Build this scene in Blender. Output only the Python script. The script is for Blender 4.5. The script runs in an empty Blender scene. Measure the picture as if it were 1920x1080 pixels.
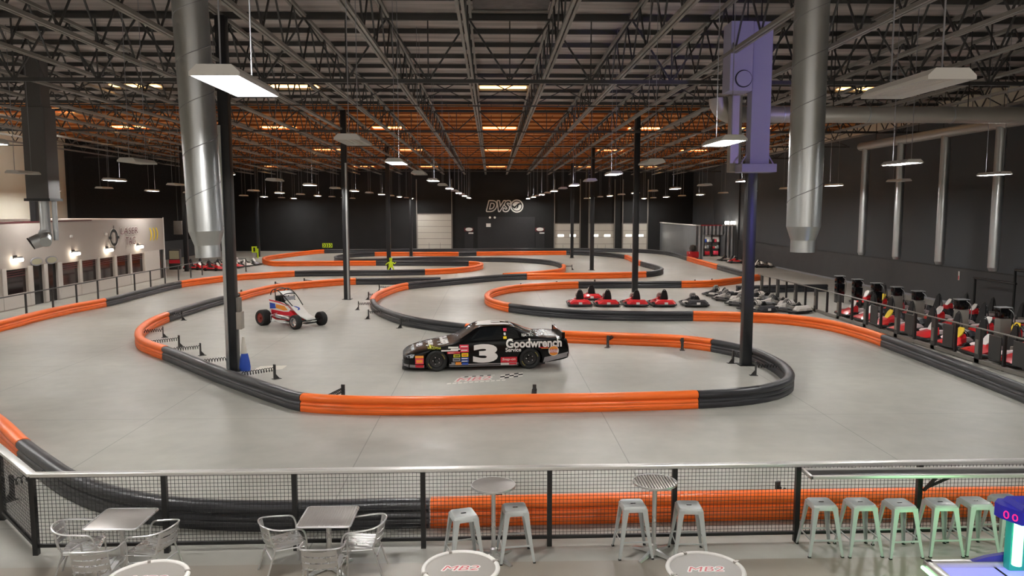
import bpy, bmesh, math, random
from mathutils import Vector, Matrix
from mathutils.bvhtree import BVHTree
random.seed(7)
PI = math.pi
S = bpy.context.scene
COL = S.collection

# ------------------------------------------------------------------ camera
CAM_H, FPX = 4.8, 1440.0
YAW = math.atan2(38.3, 1440.0)
PITCH = math.atan2(148.0, 1440.0)
FW = Vector((math.sin(YAW)*math.cos(PITCH), math.cos(YAW)*math.cos(PITCH), -math.sin(PITCH)))
RT = Vector((math.cos(YAW), -math.sin(YAW), 0))
UP = RT.cross(FW)
cam_data = bpy.data.cameras.new('camera')
cam = bpy.data.objects.new('camera', cam_data)
COL.objects.link(cam)
cam_data.sensor_width = 36.0
cam_data.lens = FPX/1920.0*36.0
cam_data.clip_end = 400
cam.matrix_world = Matrix(((RT.x, UP.x, -FW.x, 0), (RT.y, UP.y, -FW.y, 0), (RT.z, UP.z, -FW.z, CAM_H), (0, 0, 0, 1)))
S.camera = cam

# ------------------------------------------------------------------ world, exposure
w = bpy.data.worlds.new('world'); S.world = w; w.use_nodes = True
w.node_tree.nodes['Background'].inputs[0].default_value = (0.9, 0.92, 1.0, 1)
w.node_tree.nodes['Background'].inputs[1].default_value = 0.05
S.view_settings.view_transform = 'Standard'
S.view_settings.look = 'None'
S.view_settings.gamma = 1.0
S.view_settings.use_curve_mapping = False
S.view_settings.exposure = 0.08
S.cycles.max_bounces = 5
S.cycles.diffuse_bounces = 3
S.cycles.glossy_bounces = 3
S.cycles.transmission_bounces = 3
S.cycles.transparent_max_bounces = 6
S.cycles.sample_clamp_indirect = 4.0
S.cycles.caustics_reflective = False
S.cycles.caustics_refractive = False
LAMP_STRENGTH = 138.0

# unseen fills added for ceiling and beige wall, then purple arcade stage lights
def area(name, loc, target, sx, sy, power, color):
    l = bpy.data.lights.new(name, 'AREA'); l.shape = 'RECTANGLE'; l.size = sx; l.size_y = sy
    l.energy = power; l.color = color
    o = bpy.data.objects.new(name, l); COL.objects.link(o); o.location = loc
    o.rotation_euler = (Vector(target)-Vector(loc)).to_track_quat('-Z', 'Y').to_euler()
    return o
def spot(name, loc, target, power, color, deg, blend=0.5, r=0.15):
    l = bpy.data.lights.new(name, 'SPOT'); l.energy = power; l.color = color
    l.spot_size = math.radians(deg); l.spot_blend = blend; l.shadow_soft_size = r
    o = bpy.data.objects.new(name, l); COL.objects.link(o); o.location = loc
    o.rotation_euler = (Vector(target)-Vector(loc)).to_track_quat('-Z', 'Y').to_euler()
    return o
area('ceiling_fill', (0.0, -2.6, 6.2), (0, 16, 10.6), 16, 2.2, 180, (1, .95, .90))  # unseen fill added to brighten the near ceiling and trusses
area('beige_wall_fill', (-25.6, 44, 4.35), (-31, 44, 6.6), .3, 24, 560, (1, .96, .88))  # added fill that washes the beige wall above the booth
spot('purple_stage_light', (11.5, 6.0, 5.0), (6.9, 21.8, 7.9), 1800, (.36, .28, 1.0), 20)
spot('purple_column_light', (12.5, 10.0, 3.4), (7.9, 23, 3.6), 1100, (.18, .14, 1.0), 17)

# ------------------------------------------------------------------ pixel helpers (1920x1080 frame -> place)
def ray(px, py):
    return FW + RT*((px-960)/FPX) + UP*((540-py)/FPX)
def at(px, py, z=0.0):
    d = ray(px, py); t = (z-CAM_H)/d.z
    return Vector((d.x*t, d.y*t, z))
def at_y(px, py, Y):
    d = ray(px, py)*(Y/ray(px, py).y); return Vector((d.x, d.y, CAM_H+d.z))
def at_x(px, py, X):
    d = ray(px, py)*(X/ray(px, py).x); return Vector((d.x, d.y, CAM_H+d.z))

# ------------------------------------------------------------------ materials
def lin(c):
    if isinstance(c, str):
        c = tuple(int(c[i:i+2], 16)/255 for i in (0, 2, 4))
    return tuple(((x/12.92) if x <= .04045 else ((x+.055)/1.055)**2.4) for x in c)+(1.0,)
def mat(name, color, rough=.6, metal=0.0, emit=None, es=1.0, noise=0.0, nscale=6.0, bump=0.0, spec=.5, coat=0.0, trans=0.0):
    m = bpy.data.materials.new(name); m.use_nodes = True
    nt = m.node_tree; b = nt.nodes['Principled BSDF']
    c = lin(color)
    b.inputs['Base Color'].default_value = c
    b.inputs['Roughness'].default_value = rough
    b.inputs['Metallic'].default_value = metal
    b.inputs['Specular IOR Level'].default_value = spec
    b.inputs['Coat Weight'].default_value = coat
    b.inputs['Transmission Weight'].default_value = trans
    if emit:
        b.inputs['Emission Color'].default_value = lin(emit); b.inputs['Emission Strength'].default_value = es
    if noise or bump:
        tc = nt.nodes.new('ShaderNodeTexCoord'); n = nt.nodes.new('ShaderNodeTexNoise')
        n.inputs['Scale'].default_value = nscale; n.inputs['Detail'].default_value = 4
        nt.links.new(tc.outputs['Object'], n.inputs['Vector'])
        if noise:
            r = nt.nodes.new('ShaderNodeMapRange')
            r.inputs[3].default_value = 1-noise; r.inputs[4].default_value = 1+noise
            nt.links.new(n.outputs['Fac'], r.inputs[0])
            mx = nt.nodes.new('ShaderNodeVectorMath'); mx.operation = 'SCALE'
            mx.inputs[0].default_value = c[:3]
            nt.links.new(r.outputs[0], mx.inputs['Scale'])
            nt.links.new(mx.outputs[0], b.inputs['Base Color'])
            r2 = nt.nodes.new('ShaderNodeMapRange')
            r2.inputs[3].default_value = max(0.02, rough-.12); r2.inputs[4].default_value = min(1, rough+.12)
            nt.links.new(n.outputs['Fac'], r2.inputs[0]); nt.links.new(r2.outputs[0], b.inputs['Roughness'])
        if bump:
            bp = nt.nodes.new('ShaderNodeBump'); bp.inputs['Strength'].default_value = bump; bp.inputs['Distance'].default_value = .02
            nt.links.new(n.outputs['Fac'], bp.inputs['Height']); nt.links.new(bp.outputs[0], b.inputs['Normal'])
    return m

def scuffed(m, dark, lo=.03, hi=.22, amount=.75):
    """long horizontal tyre scuffs on the lower half of a barrier"""
    nt = m.node_tree; b = nt.nodes['Principled BSDF']; L = nt.links.new
    src = b.inputs['Base Color'].links[0].from_socket
    tc = nt.nodes.new('ShaderNodeTexCoord'); mp = nt.nodes.new('ShaderNodeMapping'); mp.inputs['Scale'].default_value = (.45, .45, 26)
    n = nt.nodes.new('ShaderNodeTexNoise'); n.inputs['Scale'].default_value = 1.6; n.inputs['Detail'].default_value = 5; n.inputs['Roughness'].default_value = .65
    L(tc.outputs['Object'], mp.inputs[0]); L(mp.outputs[0], n.inputs['Vector'])
    r = nt.nodes.new('ShaderNodeMapRange'); r.inputs[1].default_value = .50; r.inputs[2].default_value = .66; r.inputs[4].default_value = amount
    L(n.outputs['Fac'], r.inputs[0])
    sp = nt.nodes.new('ShaderNodeSeparateXYZ'); L(tc.outputs['Object'], sp.inputs[0])
    z = nt.nodes.new('ShaderNodeMapRange'); z.inputs[1].default_value = hi+.06; z.inputs[2].default_value = hi-.04; L(sp.outputs[2], z.inputs[0])
    q = nt.nodes.new('ShaderNodeMath'); q.operation = 'MULTIPLY'; L(r.outputs[0], q.inputs[0]); L(z.outputs[0], q.inputs[1])
    mx = nt.nodes.new('ShaderNodeMix'); mx.data_type = 'RGBA'; L(q.outputs[0], mx.inputs['Factor'])
    L(src, mx.inputs['A']); mx.inputs['B'].default_value = lin(dark); L(mx.outputs['Result'], b.inputs['Base Color'])
    return m
def floor_mat():
    m = bpy.data.materials.new('polished_concrete'); m.use_nodes = True
    nt = m.node_tree; b = nt.nodes['Principled BSDF']; L = nt.links.new
    tc = nt.nodes.new('ShaderNodeTexCoord')
    n1 = nt.nodes.new('ShaderNodeTexNoise'); n1.inputs['Scale'].default_value = .22; n1.inputs['Detail'].default_value = 5; n1.inputs['Roughness'].default_value = .6
    n2 = nt.nodes.new('ShaderNodeTexNoise'); n2.inputs['Scale'].default_value = 2.2; n2.inputs['Detail'].default_value = 6
    mp = nt.nodes.new('ShaderNodeMapping'); mp.inputs['Scale'].default_value = (.25, 1.6, 1)
    n3 = nt.nodes.new('ShaderNodeTexNoise'); n3.inputs['Scale'].default_value = .8; n3.inputs['Detail'].default_value = 5
    L(tc.outputs['Object'], n1.inputs['Vector']); L(tc.outputs['Object'], n2.inputs['Vector'])
    L(tc.outputs['Object'], mp.inputs[0]); L(mp.outputs[0], n3.inputs['Vector'])
    def mr(src, lo, hi, a=.3, c=.7):
        r = nt.nodes.new('ShaderNodeMapRange'); r.inputs[1].default_value = a; r.inputs[2].default_value = c
        r.inputs[3].default_value = lo; r.inputs[4].default_value = hi; L(src, r.inputs[0]); return r.outputs[0]
    def mul(a, c):
        q = nt.nodes.new('ShaderNodeMath'); q.operation = 'MULTIPLY'
        for k, v in ((0, a), (1, c)):
            if isinstance(v, float): q.inputs[k].default_value = v
            else: L(v, q.inputs[k])
        return q.outputs[0]
    f = mul(mul(mr(n1.outputs['Fac'], .86, 1.1), mr(n2.outputs['Fac'], .95, 1.05)), mr(n3.outputs['Fac'], .90, 1.08))
    # saw-cut joints: 5.2 m across, 6.1 m along
    sp = nt.nodes.new('ShaderNodeSeparateXYZ'); L(tc.outputs['Object'], sp.inputs[0])
    def joint(out, off, step, wd):
        a = nt.nodes.new('ShaderNodeMath'); a.operation = 'ADD'; a.inputs[1].default_value = off; L(out, a.inputs[0])
        p = nt.nodes.new('ShaderNodeMath'); p.operation = 'PINGPONG'; p.inputs[1].default_value = step/2; L(a.outputs[0], p.inputs[0])
        g = nt.nodes.new('ShaderNodeMath'); g.operation = 'GREATER_THAN'; g.inputs[1].default_value = wd; L(p.outputs[0], g.inputs[0])
        return mr(g.outputs[0], .62, 1.0, 0, 1)
    f = mul(mul(f, joint(sp.outputs[0], 2.6+104, 5.2, .010)), joint(sp.outputs[1], 300.0-0.25, 6.1, .009))
    v = nt.nodes.new('ShaderNodeVectorMath'); v.operation = 'SCALE'; v.inputs[0].default_value = (.405, .395, .355)
    L(f, v.inputs['Scale']); L(v.outputs[0], b.inputs['Base Color'])
    L(mr(n3.outputs['Fac'], .34, .52), b.inputs['Roughness'])
    b.inputs['Specular IOR Level'].default_value = .45
    return m

def wood_mat():
    m = bpy.data.materials.new('orange_plywood_deck'); m.use_nodes = True
    nt = m.node_tree; b = nt.nodes['Principled BSDF']; L = nt.links.new
    tc = nt.nodes.new('ShaderNodeTexCoord')
    br = nt.nodes.new('ShaderNodeTexBrick'); br.inputs['Scale'].default_value = 1.0
    br.inputs['Color1'].default_value = (.85, .36, .10, 1); br.inputs['Color2'].default_value = (.68, .27, .07, 1)
    br.inputs['Mortar'].default_value = (.05, .03, .02, 1); br.inputs['Mortar Size'].default_value = .02
    br.inputs['Brick Width'].default_value = 1.2; br.inputs['Row Height'].default_value = 2.4
    L(tc.outputs['Object'], br.inputs['Vector']); L(br.outputs['Color'], b.inputs['Base Color'])
    b.inputs['Roughness'].default_value = .8
    return m
def foil_mat():
    m = bpy.data.materials.new('dark_insulation_deck'); m.use_nodes = True
    nt = m.node_tree; b = nt.nodes['Principled BSDF']; L = nt.links.new
    tc = nt.nodes.new('ShaderNodeTexCoord')
    mp = nt.nodes.new('ShaderNodeMapping'); mp.inputs['Scale'].default_value = (.12, 1.6, 1)
    n = nt.nodes.new('ShaderNodeTexNoise'); n.inputs['Scale'].default_value = 2.0; n.inputs['Detail'].default_value = 5
    L(tc.outputs['Object'], mp.inputs[0]); L(mp.outputs[0], n.inputs['Vector'])
    r = nt.nodes.new('ShaderNodeValToRGB'); r.color_ramp.elements[0].position = .35; r.color_ramp.elements[0].color = (.30, .26, .24, 1)
    r.color_ramp.elements[1].position = .7; r.color_ramp.elements[1].color = (.60, .53, .50, 1)
    L(n.outputs['Fac'], r.inputs[0]); L(r.outputs[0], b.inputs['Base Color'])
    bp = nt.nodes.new('ShaderNodeBump'); bp.inputs['Strength'].default_value = .5; L(n.outputs['Fac'], bp.inputs['Height']); L(bp.outputs[0], b.inputs['Normal'])
    b.inputs['Roughness'].default_value = .6
    return m

MT = dict(
    concrete=floor_mat(), wood=wood_mat(), foil=foil_mat(),
    charcoal=mat('charcoal_wall_paint', '494c50', .75, noise=.12, nscale=.7),
    deepblack=mat('deep_black_wall_paint', '0c0c0d', .85, noise=.1), blackwall=mat('black_wall_paint', '161617', .8, noise=.15, nscale=.6),
    beige=mat('beige_wall_paint', 'e6dfcd', .8, noise=.05, nscale=.8),
    liner=mat('dark_grey_liner_panel', '434345', .6, noise=.1, nscale=1),
    booth=mat('taupe_booth_paint', 'aea59d', .75, noise=.05, nscale=.6),
    offwhite=mat('offwhite_panel', 'cfc9c2', .6, noise=.04),
    steel=mat('grey_truss_paint', '85807a', .55, noise=.15, nscale=3),
    darksteel=mat('dark_steel', '3a3938', .5, noise=.15, nscale=3),
    blacksteel=mat('black_steel', '19191a', .4, noise=.1, nscale=4),
    column=mat('black_column_paint', '1e1f22', .35, noise=.15, nscale=2),
    galv=mat('galvanised_duct', 'c3c6c7', .36, .92, noise=.08, nscale=3),
    galvmatte=mat('matte_duct', 'b4afa8', .5, .6, noise=.1, nscale=3),
    duct_paint=mat('lavender_grey_duct', 'a9a6bd', .6, noise=.06, nscale=2),
    duct_dark=mat('dark_grey_duct', '5b5857', .5, .3, noise=.1, nscale=2),
    alu=mat('polished_aluminium', 'eeeeee', .30, .84, noise=.015, nscale=3),
    alu2=mat('brushed_table_metal', 'b9b4b0', .40, .7, noise=.02, nscale=20),
    rail=mat('stainless_rail', 'e8e6e2', .34, .6, noise=.02),
    stool=mat('silver_grey_stool_paint', 'c3c7c6', .40, .20, noise=.05),
    orange=scuffed(mat('orange_barrier_plastic', 'ff7424', .38, noise=.10, nscale=2.5, bump=.04), '5a3c34', .03, .22, .55),
    blackp=scuffed(mat('black_barrier_plastic', '2c2d31', .36, noise=.22, nscale=2.5, bump=.04), '57565a', .03, .5, .5),
    tealp=mat('teal_lit_plastic', '2aa08a', .35, emit='20a088', es=.25), backpanel=mat('dark_back_panel', '242426', .7, noise=.08), tyreink=mat('faded_yellow_tyre_print', 'a8994e', .6), pinkpod=mat('white_pink_pod', 'e2cfcf', .45, noise=.05), joist=mat('orange_brown_joist', '9c5826', .8, noise=.12), rubber=mat('black_rubber', '161616', .7, noise=.1),
    red=mat('red_bodywork', 'd5242b', .32, coat=.4, noise=.06),
    carblack=mat('black_car_paint', '060607', .22, coat=.0, spec=.22),
    carwhite=mat('white_vinyl', 'efe9e4', .4),
    carsilver=mat('silver_skirt_paint', '9c979a', .35, .4),
    glass=mat('dark_window_glass', '16181a', .08, spec=.8),
    windshield=mat('grey_windshield', '3b4043', .1, spec=.8),
    white=mat('white_paint', 'e8e5e0', .45, noise=.03),
    whitehousing=mat('white_lamp_housing', 'eeece8', .5),
    yellow=mat('yellow_sign', 'f2d21c', .5), lime=mat('fluorescent_lime', 'd4f01e', .5, noise=.04),
    blue=mat('blue_vinyl', '2a4fb0', .5), pink=mat('pink_red_vinyl', 'e5405a', .5), gold=mat('gold_vinyl', 'e6a63a', .5),
    orangev=mat('burger_orange_vinyl', 'f09a3c', .5), redv=mat('red_vinyl', 'cf1f30', .5), greyv=mat('grey_vinyl', '8f8f94', .5), greenv=mat('olive_yellow_vinyl', 'c9c832', .5),
    doorw=mat('cream_sectional_door', 'c8c3b8', .55, noise=.05, nscale=1.5),
    lampon=mat('lit_fluorescent_tubes', 'ffffff', .5, emit='fffdf9', es=LAMP_STRENGTH),
    lampoff=mat('unlit_tubes_reflector', 'efece6', .5),
    skylight=mat('warm_skylight', 'ffffff', .5, emit='ffc27a', es=5.0),
    sconce=mat('lit_sconce_glass', 'ffffff', .5, emit='fff2dc', es=17.0),
    doorlite=mat('daylit_door_pane', 'ffffff', .5, emit='fff8ea', es=5.0),
    whitelight=mat('lit_white_lamp', 'ffffff', .5, emit='fff6e8', es=18.0),
    led=mat('red_digit_led', '220000', .5, emit='ff1040', es=6.0),
    greenled=mat('green_white_led_tube', 'ffffff', .5, emit='a8ffb4', es=1.9),
    airblue=mat('lavender_play_surface', '9aa0e8', .25, emit='9a9cff', es=.75),
    purple=mat('purple_plastic', '4a45a0', .3, noise=.05), indigo=mat('indigo_plastic', '2b2aa8', .3, emit='2a28c0', es=.06),
    greycab=mat('grey_cabinet_paint', '7c7770', .5, noise=.06), silverbox=mat('silver_console', 'a8aaac', .4, .5),
    maroon=mat('maroon_letter', '5a1f26', .5), tubegrey=mat('corrugated_galvanised', 'a9acaf', .35, .8, noise=.1),
    screen=mat('black_screen', '0d0d10', .15), redglass=mat('dark_red_lit_glass', '1c1012', .12, spec=.7),
    exitred=mat('red_exit_sign', '5a1218', .5), wheelchrome=mat('polished_wheel', 'cfd0d2', .2, 1.0),
    rustred=mat('red_wheel_cover', '7d2a20', .5), floorwhite=mat('white_floor_decal', 'dcd8d0', .5), floorred=mat('red_floor_decal', 'd8737a', .5), cloth=mat('off_white_paper', 'd9d4c8', .8, noise=.05),
    seatfloor=mat('sealed_seating_floor', '9c9488', .33, noise=.05, nscale=.5), palesign=mat('pale_oval_sign', 'a9a58a', .5),
    tabletop=mat('grey_table_laminate', 'a09b95', .4, noise=.05), logored=mat('red_logo_print', 'd06a70', .5), beigecab=mat('beige_box', 'a8a095', .5),
)
# ------------------------------------------------------------------ mesh builder
class MB:
    def __init__(s): s.bm = bmesh.new()
    def face_verts(s, pts, faces):
        vs = [s.bm.verts.new(p) for p in pts]
        for f in faces:
            try: s.bm.faces.new([vs[i] for i in f])
            except ValueError: pass
        return s
    def box(s, x0, x1, y0, y1, z0, z1, M=None):
        p = [Vector((x, y, z)) for x in (x0, x1) for y in (y0, y1) for z in (z0, z1)]
        if M: p = [M @ q for q in p]
        return s.face_verts(p, [(0, 1, 3, 2), (4, 6, 7, 5), (0, 4, 5, 1), (2, 3, 7, 6), (0, 2, 6, 4), (1, 5, 7, 3)])
    def rbox(s, x0, x1, y0, y1, z0, z1, r=.02, seg=2, M=None):
        b2 = bmesh.new(); m = MB.__new__(MB); m.bm = b2; m.box(x0, x1, y0, y1, z0, z1)
        bmesh.ops.recalc_face_normals(b2, faces=b2.faces)
        r = min(r, .49*min(x1-x0, y1-y0, z1-z0))
        bmesh.ops.bevel(b2, geom=list(b2.edges), offset=r, segments=seg, profile=.5, affect='EDGES')
        s.absorb(b2, M); return s
    def absorb(s, b2, M=None):
        idx = {}
        for v in b2.verts: idx[v] = s.bm.verts.new(M @ v.co if M else v.co)
        for f in b2.faces:
            try: s.bm.faces.new([idx[v] for v in f.verts])
            except ValueError: pass
        b2.free()
    def bar(s, a, b, w=.04, h=None, up=(0, 0, 1)):
        a, b = Vector(a), Vector(b); h = h or w; d = (b-a)
        if d.length < 1e-6: return s
        d.normalize(); u = Vector(up)
        if abs(d.dot(u)) > .97: u = Vector((0, 1, 0)) if abs(d.y) < .9 else Vector((1, 0, 0))
        x = d.cross(u).normalized(); y = x.cross(d).normalized()
        p = [c+x*(i*w/2)+y*(j*h/2) for c in (a, b) for i, j in ((-1, -1), (1, -1), (1, 1), (-1, 1))]
        return s.face_verts(p, [(3, 2, 1, 0), (4, 5, 6, 7), (0, 1, 5, 4), (1, 2, 6, 5), (2, 3, 7, 6), (3, 0, 4, 7)])
    def tube(s, pts, r=.02, n=8, closed=False, cap=True):
        pts = [Vector(p) for p in pts]; N = len(pts); rings = []
        rr = r if isinstance(r, (list, tuple)) else [r]*N
        prev = None
        for i, p in enumerate(pts):
            if closed: t = pts[(i+1) % N]-pts[i-1]
            else: t = pts[min(i+1, N-1)]-pts[max(i-1, 0)]
            t.normalize()
            if prev is None:
                u = Vector((0, 0, 1)) if abs(t.z) < .9 else Vector((1, 0, 0))
                x = t.cross(u).normalized()
            else:
                x = (prev-t*prev.dot(t))
                x = x.normalized() if x.length > 1e-6 else t.orthogonal().normalized()
            prev = x; y = t.cross(x)
            rings.append([s.bm.verts.new(p+(x*math.cos(2*PI*k/n)+y*math.sin(2*PI*k/n))*rr[i]) for k in range(n)])
        for i in range(N if closed else N-1):
            a, b = rings[i], rings[(i+1) % N]
            for k in range(n):
                try: s.bm.faces.new((a[k], a[(k+1) % n], b[(k+1) % n], b[k]))
                except ValueError: pass
        if cap and not closed:
            s.bm.faces.new(list(reversed(rings[0]))); s.bm.faces.new(rings[-1])
        return s
    def lathe(s, prof, n=24, M=None, cap=True):      # prof [(r,z)] about local z
        rings = []
        for r, z in prof:
            ring = []
            for k in range(n):
                q = Vector((r*math.cos(2*PI*k/n), r*math.sin(2*PI*k/n), z))
                ring.append(s.bm.verts.new(M @ q if M else q))
            rings.append(ring)
        for a, b in zip(rings, rings[1:]):
            for k in range(n): s.bm.faces.new((a[k], a[(k+1) % n], b[(k+1) % n], b[k]))
        if cap:
            s.bm.faces.new(list(reversed(rings[0]))); s.bm.faces.new(rings[-1])
        return s
    def cyl(s, a, b, r, n=16, r2=None):
        a, b = Vector(a), Vector(b); d = b-a
        M = Matrix.Translation(a) @ d.to_track_quat('Z', 'Y').to_matrix().to_4x4()
        return s.lathe([(r, 0), (r2 if r2 is not None else r, d.length)], n, M)
    def loft(s, rings, cap=True, closed=True):
        R = [[s.bm.verts.new(p) for p in r] for r in rings]; n = len(R[0])
        for a, b in zip(R, R[1:]):
            for k in range(n if closed else n-1):
                try: s.bm.faces.new((a[k], a[(k+1) % n], b[(k+1) % n], b[k]))
                except ValueError: pass
        if cap:
            s.bm.faces.new(list(reversed(R[0]))); s.bm.faces.new(R[-1])
        return s
    def prism(s, poly, f0, f1):                      # poly [(u,v)], f0/f1 map (u,v)->point at the two ends
        return s.loft([[f0(u, v) for u, v in poly], [f1(u, v) for u, v in poly]])
    def mesh(s, name, m, smooth=40):
        bmesh.ops.recalc_face_normals(s.bm, faces=s.bm.faces)
        me = bpy.data.meshes.new(name); s.bm.to_mesh(me); s.bm.free()
        me.materials.append(MT[m] if isinstance(m, str) else m)
        if smooth:
            me.shade_smooth(); me.set_sharp_from_angle(angle=math.radians(smooth))
        return me
    def build(s, name, m, parent=None, smooth=40):
        o = bpy.data.objects.new(name, s.mesh(name, m, smooth)); COL.objects.link(o)
        if parent: o.parent = parent
        return o
def tag(o, label=None, cat=None, group=None, kind=None):
    if label: o['label'] = label
    if cat: o['category'] = cat
    if group: o['group'] = group
    if kind: o['kind'] = kind
    return o
def thing(name, label, cat, loc=(0, 0, 0), rz=0.0, group=None):
    o = bpy.data.objects.new(name, None); COL.objects.link(o); o.empty_display_size = .2
    o.location = loc; o.rotation_euler = (0, 0, rz)
    return tag(o, label, cat, group)
KIDS = {}
def kids(o):
    return [c for c in bpy.data.objects if c.parent is o]
def dup(root, loc, rz=0.0, label=None, group=None, swap=None, cache={}):
    if root.name not in cache:
        ch = kids(root); cache[root.name] = [(c, kids(c)) for c in ch]
    r = root.copy(); COL.objects.link(r); r.location = loc; r.rotation_euler = (0, 0, rz)
    if label: r['label'] = label
    if group: r['group'] = group
    for c, gs in cache[root.name]:
        c2 = c.copy(); COL.objects.link(c2); c2.parent = r
        for g in gs:
            g2 = g.copy(); COL.objects.link(g2); g2.parent = c2
    return r
ORD = ['first', 'second', 'third', 'fourth', 'fifth', 'sixth', 'seventh', 'eighth', 'ninth', 'tenth', 'eleventh', 'twelfth', 'thirteenth', 'fourteenth', 'fifteenth', 'sixteenth',
       'seventeenth', 'eighteenth', 'nineteenth', 'twentieth', 'twenty-first', 'twenty-second', 'twenty-third', 'twenty-fourth', 'twenty-fifth', 'twenty-sixth']
def struct(o, label=None):
    o['kind'] = 'structure'
    if label: o['label'] = label
    return o
# text as flat bmesh in the (u,v) plane, centred
def text_bm(txt, size=1.0, shear=0.0, offset=0.0, width=None, extrude=0.0):
    cu = bpy.data.curves.new('t', 'FONT'); cu.body = txt; cu.size = size; cu.shear = shear; cu.offset = offset; cu.extrude = extrude
    cu.align_x = 'CENTER'; cu.align_y = 'CENTER'; cu.resolution_u = 4
    o = bpy.data.objects.new('t', cu); COL.objects.link(o)
    dg = bpy.context.evaluated_depsgraph_get()
    me = bpy.data.meshes.new_from_object(o.evaluated_get(dg))
    b = bmesh.new(); b.from_mesh(me)
    for f in b.faces: f.smooth = False
    bpy.data.objects.remove(o); bpy.data.curves.remove(cu); bpy.data.meshes.remove(me)
    xs = [v.co.x for v in b.verts]; ys = [v.co.y for v in b.verts]
    cx, cy = (min(xs)+max(xs))/2, (min(ys)+max(ys))/2; k = (width/(max(xs)-min(xs))) if width else 1.0
    for v in b.verts: v.co.x = (v.co.x-cx)*k; v.co.y -= cy
    return b
def text_h(txt, height, width, shear=0.0, offset=0.0, extrude=0.0):
    b = text_bm(txt, 1.0, shear, offset, None, extrude)
    ys = [v.co.y for v in b.verts]; xs = [v.co.x for v in b.verts]
    ky = height/(max(ys)-min(ys)); kx = width/(max(xs)-min(xs))
    for v in b.verts: v.co.x *= kx; v.co.y *= ky
    return b
def outline_bm(txt, height, width, shear, r, eps=.0001, n=14):
    """the lettering thickened by r all round"""
    base = text_h(txt, height, width, shear); out = bmesh.new()
    for k in range(n):
        a = 2*PI*k/n; idx = {v: out.verts.new((v.co.x+r*math.cos(a), v.co.y+r*math.sin(a), k*eps)) for v in base.verts}
        for f in base.faces: out.faces.new([idx[v] for v in f.verts])
    base.free(); return out
def poly_bm(polys):
    b = bmesh.new()
    for p in polys:
        b.faces.new([b.verts.new((x, y, 0)) for x, y in p])
    return b
def mapped(b, fn):
    m = MB.__new__(MB); m.bm = b
    for v in b.verts: v.co = fn(v.co.x, v.co.y, v.co.z)
    return m
def ellipse(cx, cy, rx, ry, n=24, a0=0, a1=2*PI):
    return [(cx+rx*math.cos(a0+(a1-a0)*k/n), cy+ry*math.sin(a0+(a1-a0)*k/n)) for k in range(n)]
def ringpoly(cx, cy, ro, ri, n=28, sy=1.0):
    out = []
    for k in range(n):
        a, c = 2*PI*k/n, 2*PI*(k+1)/n
        out.append([(cx+ri*math.cos(a), cy+sy*ri*math.sin(a)), (cx+ro*math.cos(a), cy+sy*ro*math.sin(a)), (cx+ro*math.cos(c), cy+sy*ro*math.sin(c)), (cx+ri*math.cos(c), cy+sy*ri*math.sin(c))])
    return out
def grid_cut(b, step=.06):
    for ax in (0, 1):
        lo = min(v.co[ax] for v in b.verts); hi = max(v.co[ax] for v in b.verts)
        k = math.floor(lo/step)+1
        while k*step < hi:
            co = [0, 0, 0]; no = [0, 0, 0]; co[ax] = k*step; no[ax] = 1
            bmesh.ops.bisect_plane(b, geom=b.verts[:]+b.edges[:]+b.faces[:], plane_co=co, plane_no=no)
            k += 1
    return b
def catmull(P, closed=False, step=.35):
    P = [Vector(p) for p in P]; n = len(P); out = []; marks = []
    for i in range(n if closed else n-1):
        g = lambda k: P[k % n] if closed else P[max(0, min(n-1, k))]
        p0, p1, p2, p3 = g(i-1), g(i), g(i+1), g(i+2)
        m = max(1, int((p2-p1).length/step)); marks.append(len(out))
        d1 = max((p1-p0).length, 1e-3)**.5; d2 = max((p2-p1).length, 1e-3)**.5; d3 = max((p3-p2).length, 1e-3)**.5
        t1 = (p2-p1) if (p1-p0).length < 1e-6 else ((p1-p0)/d1-(p2-p0)/(d1+d2)+(p2-p1)/d2)*d2
        t2 = (p2-p1) if (p3-p2).length < 1e-6 else ((p2-p1)/d2-(p3-p1)/(d2+d3)+(p3-p2)/d3)*d2
        for k in range(m):
            t = k/m
            out.append(p1*(2*t**3-3*t*t+1)+t1*(t**3-2*t*t+t)+p2*(-2*t**3+3*t*t)+t2*(t**3-t*t))
    marks.append(len(out))
    if not closed: out.append(P[-1])
    return out, marks
# ------------------------------------------------------------------ structure: floor, walls, roof deck, skylights
WX, LX, BY, NY = 23.5, -31.0, 89.0, -7.0
def deck(y): return 10.55-.020*(y-30)
def bot(y): return 9.02-.004*(y-25)
struct(MB().box(LX-.3, WX+.3, NY, BY+.3, -.3, 0).build('floor', 'concrete', smooth=0))
struct(MB().box(LX, WX, NY, 10.06, -.001, .003).build('floor_seating', 'seatfloor', smooth=0))
def roof(name, y0, y1, m, t=.2):
    b = MB(); b.face_verts([(LX-.3, y0, deck(y0)), (WX+.3, y0, deck(y0)), (WX+.3, y1, deck(y1)), (LX-.3, y1, deck(y1)),
                            (LX-.3, y0, deck(y0)+t), (WX+.3, y0, deck(y0)+t), (WX+.3, y1, deck(y1)+t), (LX-.3, y1, deck(y1)+t)],
                           [(0, 1, 2, 3), (7, 6, 5, 4), (0, 4, 5, 1), (1, 5, 6, 2), (2, 6, 7, 3), (3, 7, 4, 0)])
    return struct(b.build(name, m, smooth=0))
roof('ceiling', NY, 41.6, 'foil'); roof('ceiling', 41.6, BY+.3, 'wood')
def wall(name, m, *bx): return struct(MB().box(*bx).build(name, m, smooth=0))
wall('wall_back', 'blackwall', LX-.3, WX+.3, BY, BY+.3, 0, 9.4)
wall('wall_front', 'beige', LX-.3, WX+.3, NY-.3, NY, -.3, 11.4)
wall('wall_right', 'charcoal', WX, WX+.3, NY, BY, 0, 9.5)
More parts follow.
